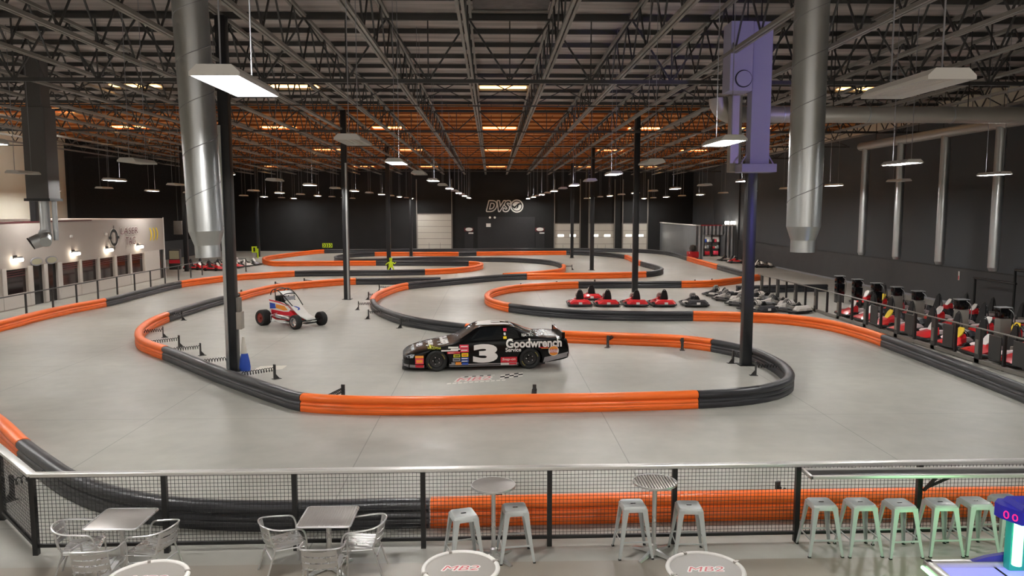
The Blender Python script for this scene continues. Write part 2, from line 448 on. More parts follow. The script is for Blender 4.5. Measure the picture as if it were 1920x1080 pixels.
wall('wall_right_upper', 'beige', WX, WX+.3, NY, BY, 9.5, 11.2)
wall('wall_left', 'beige', LX-.3, LX, NY, 57.5, 0, 9.9)
wall('wall_left_far', 'deepblack', LX-.3, LX, 57.5, BY, 0, 10.0)
wall('trim_1', 'liner', WX-.06, WX, NY, 72.5, 0, 1.85)
wall('trim_2', 'liner', LX, LX+.05, 60, BY, 0, 1.75)
wall('trim_3', 'blacksteel', WX-.075, WX-.06, NY, 72.5, 1.82, 1.87)
wall('baseboard_right', 'greyv', WX-.14, WX-.06, 10, 72, 0, .10)
wall('wall_left_corner', 'blackwall', LX, LX+.25, 57.3, 57.9, 4.1, 9.6)
for i, y in enumerate((48.2, 53.4)):                                  # black stripes on the beige wall
    wall('trim_%d' % (4+i), 'blacksteel', LX, LX+.06, y, y+.22, 4.0, 9.4)
# skylights: shallow lit openings between the trusses
TX0, TSP = -.65, 2.4
k = 1
for y in (36.0, 50.9, 66.0, 84.6):
    for bay in ((0, -3, -6, -10, 4, 7) if y > 40 else (0, -7, -4, 7)):
        SL = .62 if y < 40 else 1.15
        x0 = TX0+bay*TSP+.12; x1 = x0+TSP-.24
        if x0 < LX+1 or x1 > WX-1: continue
        b = MB(); b.face_verts([(x0, y, deck(y)-.03), (x1, y, deck(y)-.03), (x1, y+SL, deck(y+SL)-.03), (x0, y+SL, deck(y+SL)-.03)], [(0, 1, 2, 3)])
        o = struct(b.build('window_%d' % k, 'skylight', smooth=0)); k += 1
        MB().box(x0-.05, x1+.05, y+SL, y+SL+.06, deck(y)-.14, deck(y)-.02).build('window_frame', 'darksteel', o, smooth=0)
# blacked-out roof openings near the camera
for x0, x1, y0, y1 in ((-.5, 1.6, 17.0, 22.4), (13.9, 17.5, 15, 20)):
    o = struct(MB().box(x0, x1, y0, y1, deck(y0)-.42, deck(y0)-.12).build('window_%d' % k, 'blacksteel', smooth=0)); k += 1
    MB().box(x0-.03, x1+.03, y1, y1+.04, deck(y0)-.46, deck(y0)-.40).build('window_frame', 'steel', o, smooth=0)

# purlins and trusses
y = 5.4; n = 0
pmw = MB().box(LX, WX, -.035, .035, -.13, -.015).mesh('roof_purlin', 'joist', 0)
pm = MB().box(LX, WX, -.035, .035, -.16, -.015).mesh('roof_purlin', 'darksteel', 0)
while y < 88.5:
    o = bpy.data.objects.new('roof_purlin', pm if y < 41.6 else pmw); COL.objects.link(o); o.location = (0, y, deck(y))
    tag(o, '', None); o['kind'] = 'structure'; y += 1.85
def truss_meshes():
    y0, y1 = 3.0, BY-.05
    top = MB(); bo = MB(); wb = MB()
    for s in (-.055, .055):
        top.bar((s, y0, deck(y0)-.30), (s, y1, deck(y1)-.30), .07, .09)
        bo.bar((s, y0, bot(y0)), (s, y1, bot(y1)), .07, .09)
    y = y0; up = True
    while y < y1-1.05:
        a = (0, y, (bot(y) if up else deck(y)-.3)); c = (0, y+1.0, (deck(y+1.0)-.3 if up else bot(y+1.0)))
        wb.bar(a, c, .042)
        y += 1.0; up = not up
    return top.mesh('top_chord', 'steel', 0), bo.mesh('bottom_chord', 'steel', 0), wb.mesh('web', 'darksteel', 0)
TM = truss_meshes()
nt = 0
for kx in range(10, -13, -1):
    x = TX0+kx*TSP
    if not LX+.3 < x < WX-.2: continue
    t = thing('roof_truss', 'grey open-web roof truss along the hall, %s from the charcoal wall' % ORD[nt], 'roof truss', (x, 0, 0), 0, 'roof trusses'); nt += 1
    t['kind'] = 'structure'
    for nm, me in zip(('top_chord', 'bottom_chord', 'web'), TM):
        o = bpy.data.objects.new(nm, me); COL.objects.link(o); o.parent = t
# cross girders on the column lines, with braces up to the trusses
for i, (y, z) in enumerate(((23.2, 8.55), (41.6, 8.92), (60.0, 8.72), (78.4, 8.6))):
    t = thing('cross_girder', 'dark cross girder with V braces, %s column line from the seats' % ORD[i], 'girder', (0, y, 0), 0, 'cross girders'); t['kind'] = 'structure'
    MB().bar((LX, 0, z), (WX, 0, z), .11).build('bottom_chord', 'darksteel', t, 0)
    MB().bar((LX, 0, deck(y)-.34), (WX, 0, deck(y)-.34), .12).build('top_chord', 'darksteel', t, 0)
    b = MB()
    for kx in range(-12, 11):
        x = TX0+kx*TSP
        if x < LX+.3 or x+TSP > WX: continue
        xm = x+TSP/2
        b.bar((x, 0, deck(y)-.34), (xm, 0, z), .05); b.bar((x+TSP, 0, deck(y)-.34), (xm, 0, z), .05); b.bar((xm, 0, z), (xm, 0, deck(y)-.34), .035)
    b.build('web', 'darksteel', t, 0)
# extra bridging rows between trusses
for y in (14.0, 31.5, 50.5, 69.0):
    b = MB(); b.bar((LX, y, bot(y)-.07), (WX, y, bot(y)-.07), .05)
    for kx in range(-12, 11):
        x = TX0+kx*TSP
        if x < LX+.3 or x+TSP > WX: continue
        b.bar((x, y, bot(y)), (x+TSP, y, deck(y)-.34), .035); b.bar((x, y, deck(y)-.34), (x+TSP, y, bot(y)), .035)
    struct(b.build('ceiling_bridging', 'darksteel', smooth=0))

# ------------------------------------------------------------------ columns
def column(x, y, z0, label, edge_xy=None):
    t = thing('steel_column', label, 'column', (x, y, z0), 0, 'steel columns')
    MB().rbox(-.15, .15, -.15, .15, 0, deck(y)-.40-z0, .02).build('shaft', 'column', t)
    MB().box(-.24, .24, -.24, .24, 0, .02).build('base_plate', 'blacksteel', t, 0)
    if edge_xy: MB().box(edge_xy[0]-.045, edge_xy[0]+.045, edge_xy[1]-.03, edge_xy[1]+.03, .02, 7.2).build('lit_edge_strip', 'galv', t, 0)  # galvanised strip added to give the column its bright lit edge
    return t
column(-7.72, 22.85, 0, 'black steel column behind the long silver duct, grey box on its side', (-.11, -.18))
column(7.86, 23.25, 0, 'black steel column with purple light, beside the barrier hairpin')
column(-7.72, 41.0, 0, 'black steel column behind the red and white sprint car', (.10, -.18))
column(7.9, 42.0, 0, 'black steel column behind the row of red go-karts')
column(-8.0, 60.0, 0, 'slim black column just past the lime child figure')
column(7.9, 60.3, 0, 'slim black column in the bay behind the middle orange barrier')
column(-8.2, 78.5, 0, 'farthest slim black column before the tall cream door')
column(7.93, 75.6, 0, 'farthest slim black column before the small dock doors')
column(-23.6, 40.5, 4.1, 'black column rising behind the taupe booth beside the dark duct')
column(-23.6, 60, 0, 'black column standing just past the far end of the booth')
column(-23.6, 78.4, 0, 'black column by the dark far corner of the hall')
# ------------------------------------------------------------------ back wall
def sectional(name, x0, x1, z1, rows, lights, y=BY):
    o = struct(MB().box(x0, x1, y-.05, y, 0, z1).build(name, 'doorw', smooth=0))
    b = MB()
    for r in range(1, rows): b.box(x0, x1, y-.06, y-.05, z1*r/rows-.02, z1*r/rows+.02)
    for c in range(1, 3): b.box(x0+(x1-x0)*c/3-.02, x0+(x1-x0)*c/3+.02, y-.058, y-.05, 0, z1*.22)
    b.build('door_seam', 'greycab', o, 0)
    f = MB(); f.box(x0-.15, x0, y-.12, y, 0, z1+.1); f.box(x1, x1+.15, y-.12, y, 0, z1+.1); f.box(x0-.15, x1+.15, y-.12, y, z1, z1+.1)
    f.build('door_frame', 'greycab', o, 0)
    tr = MB()
    for x in (x0-.08, x1+.08): tr.box(x-.05, x+.05, y-.25, y-.12, .2, 8.2)
    tr.build('door_track', 'greycab', o, 0)
    for a, c in lights:
        MB().box(x0+(x1-x0)*a, x0+(x1-x0)*c, y-.075, y-.05, 1.62, 1.86).build('door_window', 'doorlite', o, 0)
    return o
sectional('door_1', -8.5, -4.64, 4.2, 6, [])
sectional('door_2', 7.35, 10.15, 3.08, 4, [(.12, .36), (.62, .86)])
sectional('door_3', 11.35, 14.15, 3.08, 4, [(.12, .36), (.62, .86)])
sectional('door_4', 15.25, 18.0, 3.08, 4, [(.12, .36), (.62, .86)])
for i, x in enumerate((-2.6, 5.6)):
    o = struct(MB().box(x-.5, x+.5, BY-.04, BY, 0, 2.15).build('door_%d' % (5+i), 'backpanel', smooth=0))
    MB().box(x-.62, x-.5, BY-.08, BY, 0, 2.27).box(x+.5, x+.62, BY-.08, BY, 0, 2.27).box(x-.5, x+.5, BY-.08, BY, 2.15, 2.27).build('door_frame', 'blackwall', o, 0)
    t = thing('exit_sign', 'small oval lit sign over the %s black back-wall door' % ('nearer-the-tall-cream-door' if i == 0 else 'nearer-the-dock-doors'), 'sign', (x, BY-.1, 2.35), 0, 'signs over the back doors')
    MB().box(-.55, .5, 0, .09, -.12, .30).build('sign_panel', 'exitred', t, 0)
    mapped(poly_bm([ellipse(0, .12, .42, .2)]), lambda u, v, w: Vector((u, -.01, v))).build('sign_face', 'white', t, 0)
    MB().box(-.05, .5, -.05, .05, -.38, -.24).build('sign_lamp', 'white', t, 0)
wall('wall_back_panel', 'backpanel', -1.6, 5.0, BY-.03, BY, 0, 3.9)
t = thing('emergency_light', 'white twin-head emergency light high on the black back wall', 'lamp', (-.35, BY-.09, 2.95))
MB().box(-.26, .26, -.05, .05, -.2, .2).build('housing', 'white', t, 0)
for s in (-1, 1): MB().cyl((.45+s*.28, .04, .88), (.45+s*.28, -.10, .88), .13, 12).build('lamp_head', 'white', t)
# DVS sign: white outline, black letters, ring with swirl
t = thing('wall_sign', 'DVS lettering with white outlines and a round swirl emblem on the black wall', 'sign', (1.54, BY-.06, 5.14))
def wallmap(dy): return lambda u, v, w: Vector((u, dy-w, v))
mapped(outline_bm('DVS', 1.14, 2.66, .28, .14, .0008, 32), wallmap(.02)).build('letter_outline', 'floorwhite', t, 0)
mapped(text_h('DVS', 1.16, 2.68, .28, .012), wallmap(-.02)).build('lettering', 'blackwall', t, 0)
for o in kids(t): o.location.x = -.72
b = poly_bm(ringpoly(1.38, 0, .76, .62)); mapped(b, wallmap(0)).build('emblem_ring', 'floorwhite', t, 0)
mapped(poly_bm([ellipse(1.38, 0, .52, .52)]), wallmap(.01)).build('emblem_disc', 'floorwhite', t, 0)
m_ = MB()
for ps in ([(.50, .22), (.28, .25), (.09, .10), (.09, -.14), (-.08, -.30)], [(-.50, .06), (-.30, -.17), (-.10, .0), (.02, .17)]):
    q = catmull([Vector((1.38+x, z, 0)) for x, z in ps], False, .05)[0]
    m_.tube([(p.x, -.03, p.y) for p in q], [.03+.075*math.sin(PI*min(1, .12+k/len(q))) for k in range(len(q))], 8)
m_.build('emblem_swirl', 'blackwall', t)
# sign panel with chevrons at the far left corner, lime number sign, arcade screen
def chevrons(t, n, w, h, colr, mp):
    for i in range(n):
        x = -w/2+w*(i+.15)/n; d = w/n
        mapped(poly_bm([[(x, -h/2), (x+.35*d, -h/2), (x+.75*d, 0), (x+.35*d, h/2), (x, h/2), (x+.4*d, 0)]]), mp).build('chevron', colr, t, 0)
t = thing('chevron_sign', 'small yellow sign with black chevrons behind the far orange barrier', 'sign', tuple(at_y(614, 466, 86.8)*1.0)[:2]+(0,))
MB().box(-.55, .55, -.02, .02, .5, .98).build('sign_panel', 'lime', t, 0)
MB().box(-.04, .04, .02, .06, 0, .9).build('post', 'blacksteel', t, 0)
chevrons(t, 4, 1.06, .40, 'blackwall', lambda u, v, w: Vector((u, -.035, .74+v)))
p = at_y(479, 492, 76.0)
t = thing('number_sign', 'small lime number board on a post above the dark karts', 'sign', (p.x, 76.0, 0))
MB().box(-.32, .18, -.02, .02, .55, 1.15).build('sign_panel', 'lime', t, 0)
MB().box(.2, .32, -.03, .03, 0, .95).build('post', 'lime', t, 0)
mapped(text_h('1', .4, .16), lambda u, v, w: Vector((u-.07, -.03, .85+v))).build('digit', 'blackwall', t, 0)
# ------------------------------------------------------------------ corrugated workshop partition
def corrugated(p0, p1, h, name, z0=0.0):
    a, c = Vector(p0), Vector(p1); d = (c-a); L = d.length; d.normalize(); nrm = Vector((d.y, -d.x, 0))
    n = int(L/.09); r0 = []; r1 = []
    b = MB(); pts = []
    for i in range(n+1):
        off = .045*math.cos(i*PI/2)
        q = a+d*(L*i/n)+nrm*off; pts.append(q)
    vs0 = [b.bm.verts.new((q.x, q.y, z0)) for q in pts]; vs1 = [b.bm.verts.new((q.x, q.y, z0+h)) for q in pts]
    bk0 = [b.bm.verts.new((q.x-nrm.x*.08, q.y-nrm.y*.08, z0)) for q in pts]; bk1 = [b.bm.verts.new((q.x-nrm.x*.08, q.y-nrm.y*.08, z0+h)) for q in pts]
    for i in range(n):
        b.bm.faces.new((vs0[i], vs0[i+1], vs1[i+1], vs1[i])); b.bm.faces.new((bk0[i+1], bk0[i], bk1[i], bk1[i+1])); b.bm.faces.new((vs1[i], vs1[i+1], bk1[i+1], bk1[i]))
    return struct(b.build(name, 'tubegrey', smooth=60))
corrugated((19.6, 88.9, 0), (19.6, 73.2, 0), 3.2, 'wall_workshop')
corrugated((19.6, 73.2, 0), (20.3, 73.2, 0), 3.2, 'wall_workshop_front')
corrugated((20.3, 73.2, 0), (22.4, 73.2, 0), .85, 'wall_workshop_header', 2.35)
corrugated((22.4, 73.2, 0), (23.4, 73.2, 0), 3.2, 'wall_workshop_side')
wall('trim_6', 'white', 19.5, 23.4, 73.1, 73.3, 3.2, 3.296)
wall('trim_7', 'white', 19.5, 19.7, 73.3, 88.9, 3.2, 3.3)
wall('trim_8', 'redv', 20.0, 22.0, 73.05, 73.1, 3.22, 3.3)
wall('wall_workshop_back', 'white', 19.7, 23.4, 78.4, 78.6, 0, 3.0)
t = thing('workshop_light', 'pair of bright lamps just inside the workshop doorway', 'lamp', (22.0, 75.6, 0))
t.location.z = 0
for x in (-.6, .5): MB().box(x-.35, x+.35, -.3, .3, 2.9, 3.0).build('lamp_panel', 'whitelight', t, 0)
MB().bar((-.1, 0, 3.0), (-.1, 0, deck(75.4)), .02).build('hanging_rod', 'blacksteel', t, 0)
for i, x in enumerate((22.55, 23.1)):
    t = thing('flood_lamp', 'bright white flood lamp above the workshop roof edge, %s the charcoal wall' % ('farther from' if i == 0 else 'nearer to'), 'lamp', (x, 73.2, 3.3), 0, 'flood lamps on the workshop edge')
    MB().rbox(-.2, .2, -.1, .1, .05, .33, .04).build('lamp_head', 'whitelight', t)
    MB().box(-.03, .03, -.03, .03, -.005, .06).build('bracket', 'blacksteel', t, 0)
t = thing('workshop_shelf', 'dark shelving unit of mixed parts seen through the workshop doorway', 'shelf', (22.5, 78.0, 0))
fr = MB()
for x in (-.8, 0, .8): fr.box(x-.03, x+.03, -.2, .2, 0, 2.2)
for z in (.1, .75, 1.4, 2.15): fr.box(-.8, .8, -.2, .2, z, z+.04)
fr.build('rack', 'blacksteel', t, 0)
wshelf = [('redv', .85, .14, .45), ('pink', 1.35, .14, .5)]
for c, dx, z, s in (('redv', -.6, .15, .5), ('pink', .5, .15, .55), ('redv', .2, .79, .3)):
    o = tag(MB().rbox(-s/2, s/2, -.18, .18, 0, s*.75, .05).build('parts_crate', c), {'redv': 'red crate on the workshop shelf', 'pink': 'pinkish red crate on the workshop shelf'}[c]+(', upper shelf' if z > .5 else ', bottom shelf'), 'crate', 'crates on the workshop shelf'); o.location = (22.5+dx*.8, 77.99, z-.01)
rc = ['white', 'greyv', 'blacksteel', 'pink', 'white', 'silverbox', 'blue']
for i in range(12):
    x = -.85+.32*(i % 6); z = .79 if i < 6 else 1.44
    if i == 3: continue
    o = tag(MB().rbox(-.11, .11, -.15, .15, 0, .25+.12*((i*7) % 4)/4, .03).build('spare_part_box', rc[i % 7]), '%s box on the %s workshop shelf, %s along from the near post' % ({'white': 'white', 'greyv': 'grey', 'blacksteel': 'black', 'pink': 'pink', 'silverbox': 'silver', 'blue': 'blue'}[rc[i % 7]], 'middle' if i < 6 else 'upper', ORD[i % 6]), 'box', 'boxes on the workshop shelves'); o.location = (22.5+x*.8, 77.99, z)
tag(MB().lathe([(.05, 0), (.36, .08), (.42, .3), (.3, .36), (.05, .36)], 16, Matrix.Translation((22.4, 77.9, 2.19))).build('wicker_hat', 'gold'), 'gold-brown round item on top of the workshop shelf', 'decoration')
wall('trim_9', 'charcoal', 23.36, WX, 72.4, 89, 0, 9.4)
# ------------------------------------------------------------------ hanging fluorescent fixtures, checkerboard of lit and unlit
LAMP_Z = 5.95
def fixture(lit):
    t = thing('hanging_light', 'x', 'ceiling light', (0, 0, 0))
    h = MB(); prof = [(-.22, 0), (-.22, .035), (-.15, .10), (.15, .10), (.22, .035), (.22, 0), (.205, 0), (.145, .08), (-.145, .08), (-.205, 0)]
    L = .62
    h.loft([[(u, -L, v) for u, v in prof], [(u, L, v) for u, v in prof]], cap=False)
    for y in (-L, L): h.loft([[(u, y+d, v) for u, v in prof[:6]] for d in (-.004, .004)])
    h.build('housing', 'whitehousing', t, 30)
    if lit:
        d = MB(); d.box(-.195, .195, -.60, .60, .010, .02)
        d.build('tubes', 'lampon', t, 0)
        MB().box(-.035, .035, -.26, .26, .099, .103).build('added_uplight', 'lampon', t, 0)  # upward glow added to brighten deck, trusses and upper walls
    else:
        d = MB()
        for x in (-.12, -.04, .04, .12): d.cyl((x, -.58, .035), (x, .58, .035), .016, 8)
        d.build('tubes', 'lampoff', t)
        MB().box(-.17, .17, -.60, .60, .060, .066).build('reflector', 'lampoff', t, 0)
    c = MB()
    for y in (-.45, .45): c.bar((0, y, .09), (0, y, 4.0), .012)
    o = c.build('cable', 'greyv', t, 0)
    return t
proto = {True: fixture(True), False: fixture(False)}
used = {True: False, False: False}
ROWX = [17.1, 10.6, 4.1, -2.4, -8.9, -15.4, -21.9, -28.2]
ROWN = ['closest row to the charcoal wall', 'second row from the charcoal wall', 'third row from the charcoal wall', 'fourth row from the charcoal wall',
        'fifth row from the charcoal wall', 'sixth row from the charcoal wall', 'row over the taupe booth front', 'added row behind the booth']
for ri, x in enumerate(ROWX):
    for n in range(-2, 14):
        y = 7.5+6.15*n
        if n < 0 and not -16 < x < 18: continue
        if x < -25 and n > 5 and n != 7: continue
        if y > 86: y = 86.2
        if x > 19 and y > 70: continue
        lit = x < -25 or ((n % 2 == 0) == (ri in (1, 3, 5, 7)))  # row behind the booth is added, all lit to brighten the beige wall
        src = proto[lit]; lab = ('%s hanging fluorescent fixture, %s from the seats in the %s' % ('lit' if lit else 'unlit', ORD[n], ROWN[ri])) if n >= 0 else 'hanging fluorescent fixture over the seating area behind the viewer'
        if not used[lit]:
            o = src; used[lit] = True; o['label'] = lab; o['group'] = 'hanging light fixtures'; o.location = (x, y, LAMP_Z)
        else:
            o = dup(src, (x, y, LAMP_Z), 0, lab, 'hanging light fixtures')
        for c in kids(o):
            if c.name.startswith('cable'): c.scale.z = (deck(y+.45)-LAMP_Z-.004)/4.0
# ------------------------------------------------------------------ track barriers
BH = .43
PROF = [(-.105, 0), (-.125, .03), (-.125, .12), (-.11, .145), (-.125, .17), (-.115, .215), (-.085, .235), (-.085, .255), (-.115, .275), (-.135, .32), (-.128, .38), (-.085, .42), (0, .435)]
PROF = PROF + [(-u, v) for u, v in reversed(PROF[:-1])]
PATHS = []
def barrier(path, closed=False):
    """path: list of (colour, label, [px points of the top ridge]); consecutive runs share their joint."""
    P = []; runs = []
    for c, lab, pts in path:
        s = len(P)
        for q in pts: P.append(at(q[0], q[1], BH).xy.to_3d() if len(q) == 2 else Vector((q[0], q[1], 0)))
        runs.append((c, lab, s))
    out, marks = catmull(P, closed)
    N = len(out)
    PATHS.append((out, closed))
    for i, (c, lab, s) in enumerate(runs):
        i0 = marks[s]
        i1 = marks[runs[i+1][2]] if i+1 < len(runs) else (marks[-1] if closed else N-1)
        idx = list(range(i0, i1+1))
        # break the run into rings
        rings = []; n = len(idx)
        for k in idx:
            p = out[k % N]
            if closed: t = out[(k+1) % N]-out[(k-1) % N]
            else: t = out[min(k+1, N-1)]-out[max(k-1, 0)]
            t.z = 0; t.normalize(); nx = Vector((t.y, -t.x, 0))
            g = .012
            if k == idx[0]: p = p+t*g
            if k == idx[-1]: p = p-t*g
            sc = 1.0 if c == 'orange' else .985
            rings.append([p+nx*(u*sc)+Vector((0, 0, v*sc)) for u, v in PROF])
        m = MB(); m.loft(rings)
        o = m.build('track_barrier', 'orange' if c == 'orange' else 'blackp', smooth=50)
        tag(o, lab, 'barrier', 'track barriers')
# island loop around the two race cars
barrier([
 ('black', 'black barrier section running from the far middle toward the orange run by the slim column', [(826, 519.2), (780, 520), (730, 520.8)]),
 ('orange', 'long orange barrier run behind the sprint car', [(667, 521), (600, 525), (530, 531), (480, 540)]),
 ('black', 'black barrier section curving behind the tall near column', [(446, 549), (410, 556), (360, 570)]),
 ('orange', 'orange barrier tip at the outer bend of the near loop', [(312, 585), (283, 597), (266, 609), (259.5, 620), (263, 630), (277, 638)]),
 ('black', 'black barrier sweep with spring stands from the outer bend to the near straight', [(310, 649), (350, 664), (420, 691), (480, 711), (530, 727)]),
 ('orange', 'long straight orange barrier section in front of the black race car', [(568, 737), (640, 741.5), (700, 743), (820, 743), (1000, 739), (1150, 736.5), (1280, 733)]),
 ('black', 'black barrier hairpin curving round the column at the near end of the loop', [(1307, 732), (1360, 729), (1407, 725), (1455, 716), (1480, 703), (1478, 690), (1467, 678), (1440, 663), (1407, 650)]),
 ('orange', 'orange barrier section passing behind the black race car', [(1337, 635.5), (1278, 628.5), (1187, 624.5), (1057, 620), (1003, 617)]),
 ('black', 'black barrier section sloping from the race car toward the spring stands', [(875, 606.5), (773, 593), (727, 580), (705, 569)]),
 ('orange', 'short orange barrier bend past the sprint car, with spring stands behind', [(699, 560), (704, 550), (724, 540)]),
 ('black', 'black barrier sweep running from the orange bend toward the far middle', [(763, 529.5), (840, 522.5), (930, 515)]),
 ('orange', 'orange straight barrier section ahead of the bay with two slim columns', [(987, 512.5), (1060, 511.5), (1140, 510.5)]),
 ('black', 'black pointed barrier corner at the end of the middle bay', [(1210, 508.5), (1232, 506), (1241, 502.5), (1238, 499.5), (1225, 495)]),
 ('orange', 'orange barrier slant in the far bay past the slim columns', [(1203, 489.5), (1185, 482)]),
 ('black', 'black barrier section joining the far straight to the orange slant', [(1173, 477.5), (1140, 473.5), (1107, 471.5)]),
 ('orange', 'far orange straight barrier before the exit doors', [(1062, 470.3), (980, 471), (930, 471.5)]),
 ('black', 'short black barrier piece between the two far orange straights', [(893, 472)]),
 ('orange', 'far orange straight barrier before the tall cream door', [(860, 472.4), (780, 472.4)]),
 ('black', 'long black barrier loop in the far middle of the track', [(702, 472.6), (660, 474.5), (636, 477.5), (629, 481), (642, 484), (690, 484.5), (760, 482.5), (830, 481.2), (907, 482), (973, 483.2), (1030, 487.5)]),
 ('orange', 'orange barrier tip with a tripod stand at the far middle bend', [(1056, 495), (1057, 499), (1048, 503.5), (1007, 508), (970, 510.6), (944, 512.2)]),
])
# outer wall along the booth, round the tongue and along the far side
barrier([
 ('orange', 'orange barrier section nearest the booth railing', [(-60, 612), (0, 600.5), (67, 584), (133, 570)]),
 ('black', 'black barrier section along the booth railing', [(195, 559), (267, 542)]),
 ('orange', 'orange barrier section passing behind the tall near column', [(337, 526.5), (427, 515.5), (490, 511)]),
 ('black', 'long black barrier straight behind the slim column, in front of the lime child figure', [(552, 507.5), (645, 506.3), (740, 505.5)]),
 ('orange', 'orange barrier tip of the tongue past the lime child figure', [(796, 504.5), (850, 502), (885, 498.5), (903, 494), (900, 491), (892, 490)]),
 ('black', 'black barrier section directly behind the lime child figure', [(880, 489.5), (830, 489), (760, 488.8)]),
 ('orange', 'orange barrier straight between the dark karts and the lime child figure', [(705, 488.8), (600, 489), (517, 489.5), (500, 487), (494, 483.5)]),
 ('orange', 'far curved orange barrier below the chevron sign', [(500, 480), (520, 477), (560, 472)]),
 ('black', 'long black barrier along the foot of the black back wall', [(607, 467.8), (700, 466.8), (850, 466), (1000, 465.3), (1130, 465.3), (1215, 467.5), (1258, 472)]),
 ('orange', 'orange barrier section in front of the workshop partition', [(1290, 480.5), (1318, 488)]),
 ('black', 'black barrier section running from the workshop doorway behind the purple column', [(1347, 495.5), (1380, 504), (1408, 511)]),
])
# tongue that holds the parked red karts, then the wall in front of the pit
barrier([
 ('orange', 'orange barrier end meeting the pit fence behind the purple column', [(1424, 513.5), (1375, 520.5), (1325, 525.5)]),
 ('black', 'black barrier section standing behind the row of red karts', [(1277, 526.5), (1180, 527), (1120, 527.3)]),
 ('orange', 'orange barrier bend at the open tip of the kart bay', [(1084, 527.6), (1020, 530), (965, 534), (925, 542), (913, 551), (921, 559)]),
 ('black', 'black barrier section in front of the row of red karts', [(957, 568), (1040, 577), (1140, 582), (1230, 583)]),
 ('orange', 'long orange barrier sweep in front of the pit fence', [(1299, 583), (1390, 585), (1467, 588.5), (1547, 598), (1613, 613)]),
 ('black', 'black barrier section along the pit fence toward the seating area', [(1658, 627), (1713, 646), (1780, 670), (1847, 694), (1920, 721), (2050, 770), (13.0, 13.4, 1), (12.9, 12.6, 1)]),
])
# front wall seen through the mesh
barrier([
 ('orange', 'orange barrier end beside the corner of the mesh fence', [(-140, 690), (-60, 742), (0, 783)]),
 ('black', 'black barrier bend behind the mesh fence and the square tables', [(43, 823), (80, 850), (133, 884), (200, 910), (300, 930), (433, 939), (547, 940), (640, 938), (720, 935)]),
 ('orange', 'long orange barrier straight behind the mesh fence and the bar stools', [(806, 934), (1000, 929.5), (1280, 923), (1600, 918), (1920, 914), (2150, 911), (12.3, 12.05, 1)]),
])
# loose black length lying in the pit
b = MB(); a, c = Vector((14.1, 43.6, 0)), Vector((19.6, 44.2, 0)); t_ = (c-a).normalized(); nx = Vector((t_.y, -t_.x, 0))
b.loft([[p+nx*u+Vector((0, 0, v)) for u, v in PROF] for p in (a, c)])
tag(b.build('track_barrier', 'blackp', smooth=50), 'loose straight black barrier length lying inside the pit behind the striped karts', 'barrier', 'track barriers')

# spring stands behind the barriers
def nearest(p):
    best = None
    for path, cl in PATHS:
        for q in path:
            d = (q-p).length
            if best is None or d < best[0]: best = (d, q)
    return best[1]
def spring_stand(p, label, far=False):
    q = nearest(p); d = (q-p)
    if d.length < .48: p = q-d.normalized()*.48; d = q-p
    L = d.length; ang = math.atan2(d.y, d.x)
    t = thing('spring_stand', label, 'spring stand', (p.x, p.y, 0), ang, 'barrier spring stands')
    pl = MB(); pl.box(-.04, .0, -.045, .045, 0, .42); pl.prism([(-.04, 0), (-.04, .16), (-.17, 0)], lambda u, v: Vector((u, -.012, v)), lambda u, v: Vector((u, .012, v)))
    pl.build('post', 'darksteel', t, 0)
    MB().box(-.19, .04, -.08, .08, 0, .012).build('foot_plate', 'darksteel', t, 0)
    L = max(.18, min(L-.14, .95))
    n = 96; turns = max(4, int(L/.075)); pts = []
    for k in range(n+1):
        a = 2*PI*turns*k/n; pts.append((L*k/n, .055*math.cos(a), .29+.055*math.sin(a)))
    MB().tube(pts, .011, 5).build('coil_spring', 'blacksteel', t)
    return t
for i, (px, py, lab) in enumerate([
 (333, 601, 'spring stand behind the black barrier nearest the orange outer tip'), (305, 633, 'first spring stand inside the orange outer tip'), (335, 651, 'second spring stand inside the outer bend'),
 (375, 667, 'third spring stand inside the outer bend'), (428, 690, 'spring stand beside the foot of the tall near column'), (514, 711, 'spring stand before the floor paper, at the start of the near straight'),
 (457, 558, 'spring stand behind the orange run, past the tall near column'), (517, 541, 'spring stand right behind the sprint car'), (571, 534, 'spring stand on the orange run between sprint car and slim column'),
 (712, 547, 'spring stand highest on the orange bend past the sprint car'), (692, 562, 'spring stand at the middle of the orange bend past the sprint car'), (673, 581, 'spring stand farthest out from the orange bend'),
 (692, 598, 'spring stand where the orange bend turns black'), (752, 615, 'spring stand just ahead of the nose of the race car'), (1140, 651, 'spring stand behind the tail of the black race car'),
 (1278, 653, 'spring stand at the end of the orange section behind the race car'), (1375, 681, 'spring stand beside the foot of the purple column'), (1418, 704, 'spring stand inside the black hairpin'),
 (1072, 506, 'spring stand at the orange tip of the far middle bend'), (1303, 537, 'spring stand on the orange barrier near the purple column'), (1335, 535, 'spring stand closest to the purple column on the orange barrier'),
 (985, 545, 'spring stand first inside the kart bay tip'), (1047, 541, 'spring stand second inside the kart bay tip'), (1115, 537, 'spring stand on the black barrier behind the karts'),
 (643, 752, 'spring stand peeping over the near straight at its black end'), (1002, 752, 'spring stand peeping over the middle of the near straight'),
 (26, 936, 'big spring stand behind the corner of the mesh fence'), (1478, 958, 'spring stand behind the mesh fence by the first bar stool in the long row'), (935, 964, 'spring stand behind the mesh fence and the first round bar table')]):
    spring_stand(at(px, py), lab)
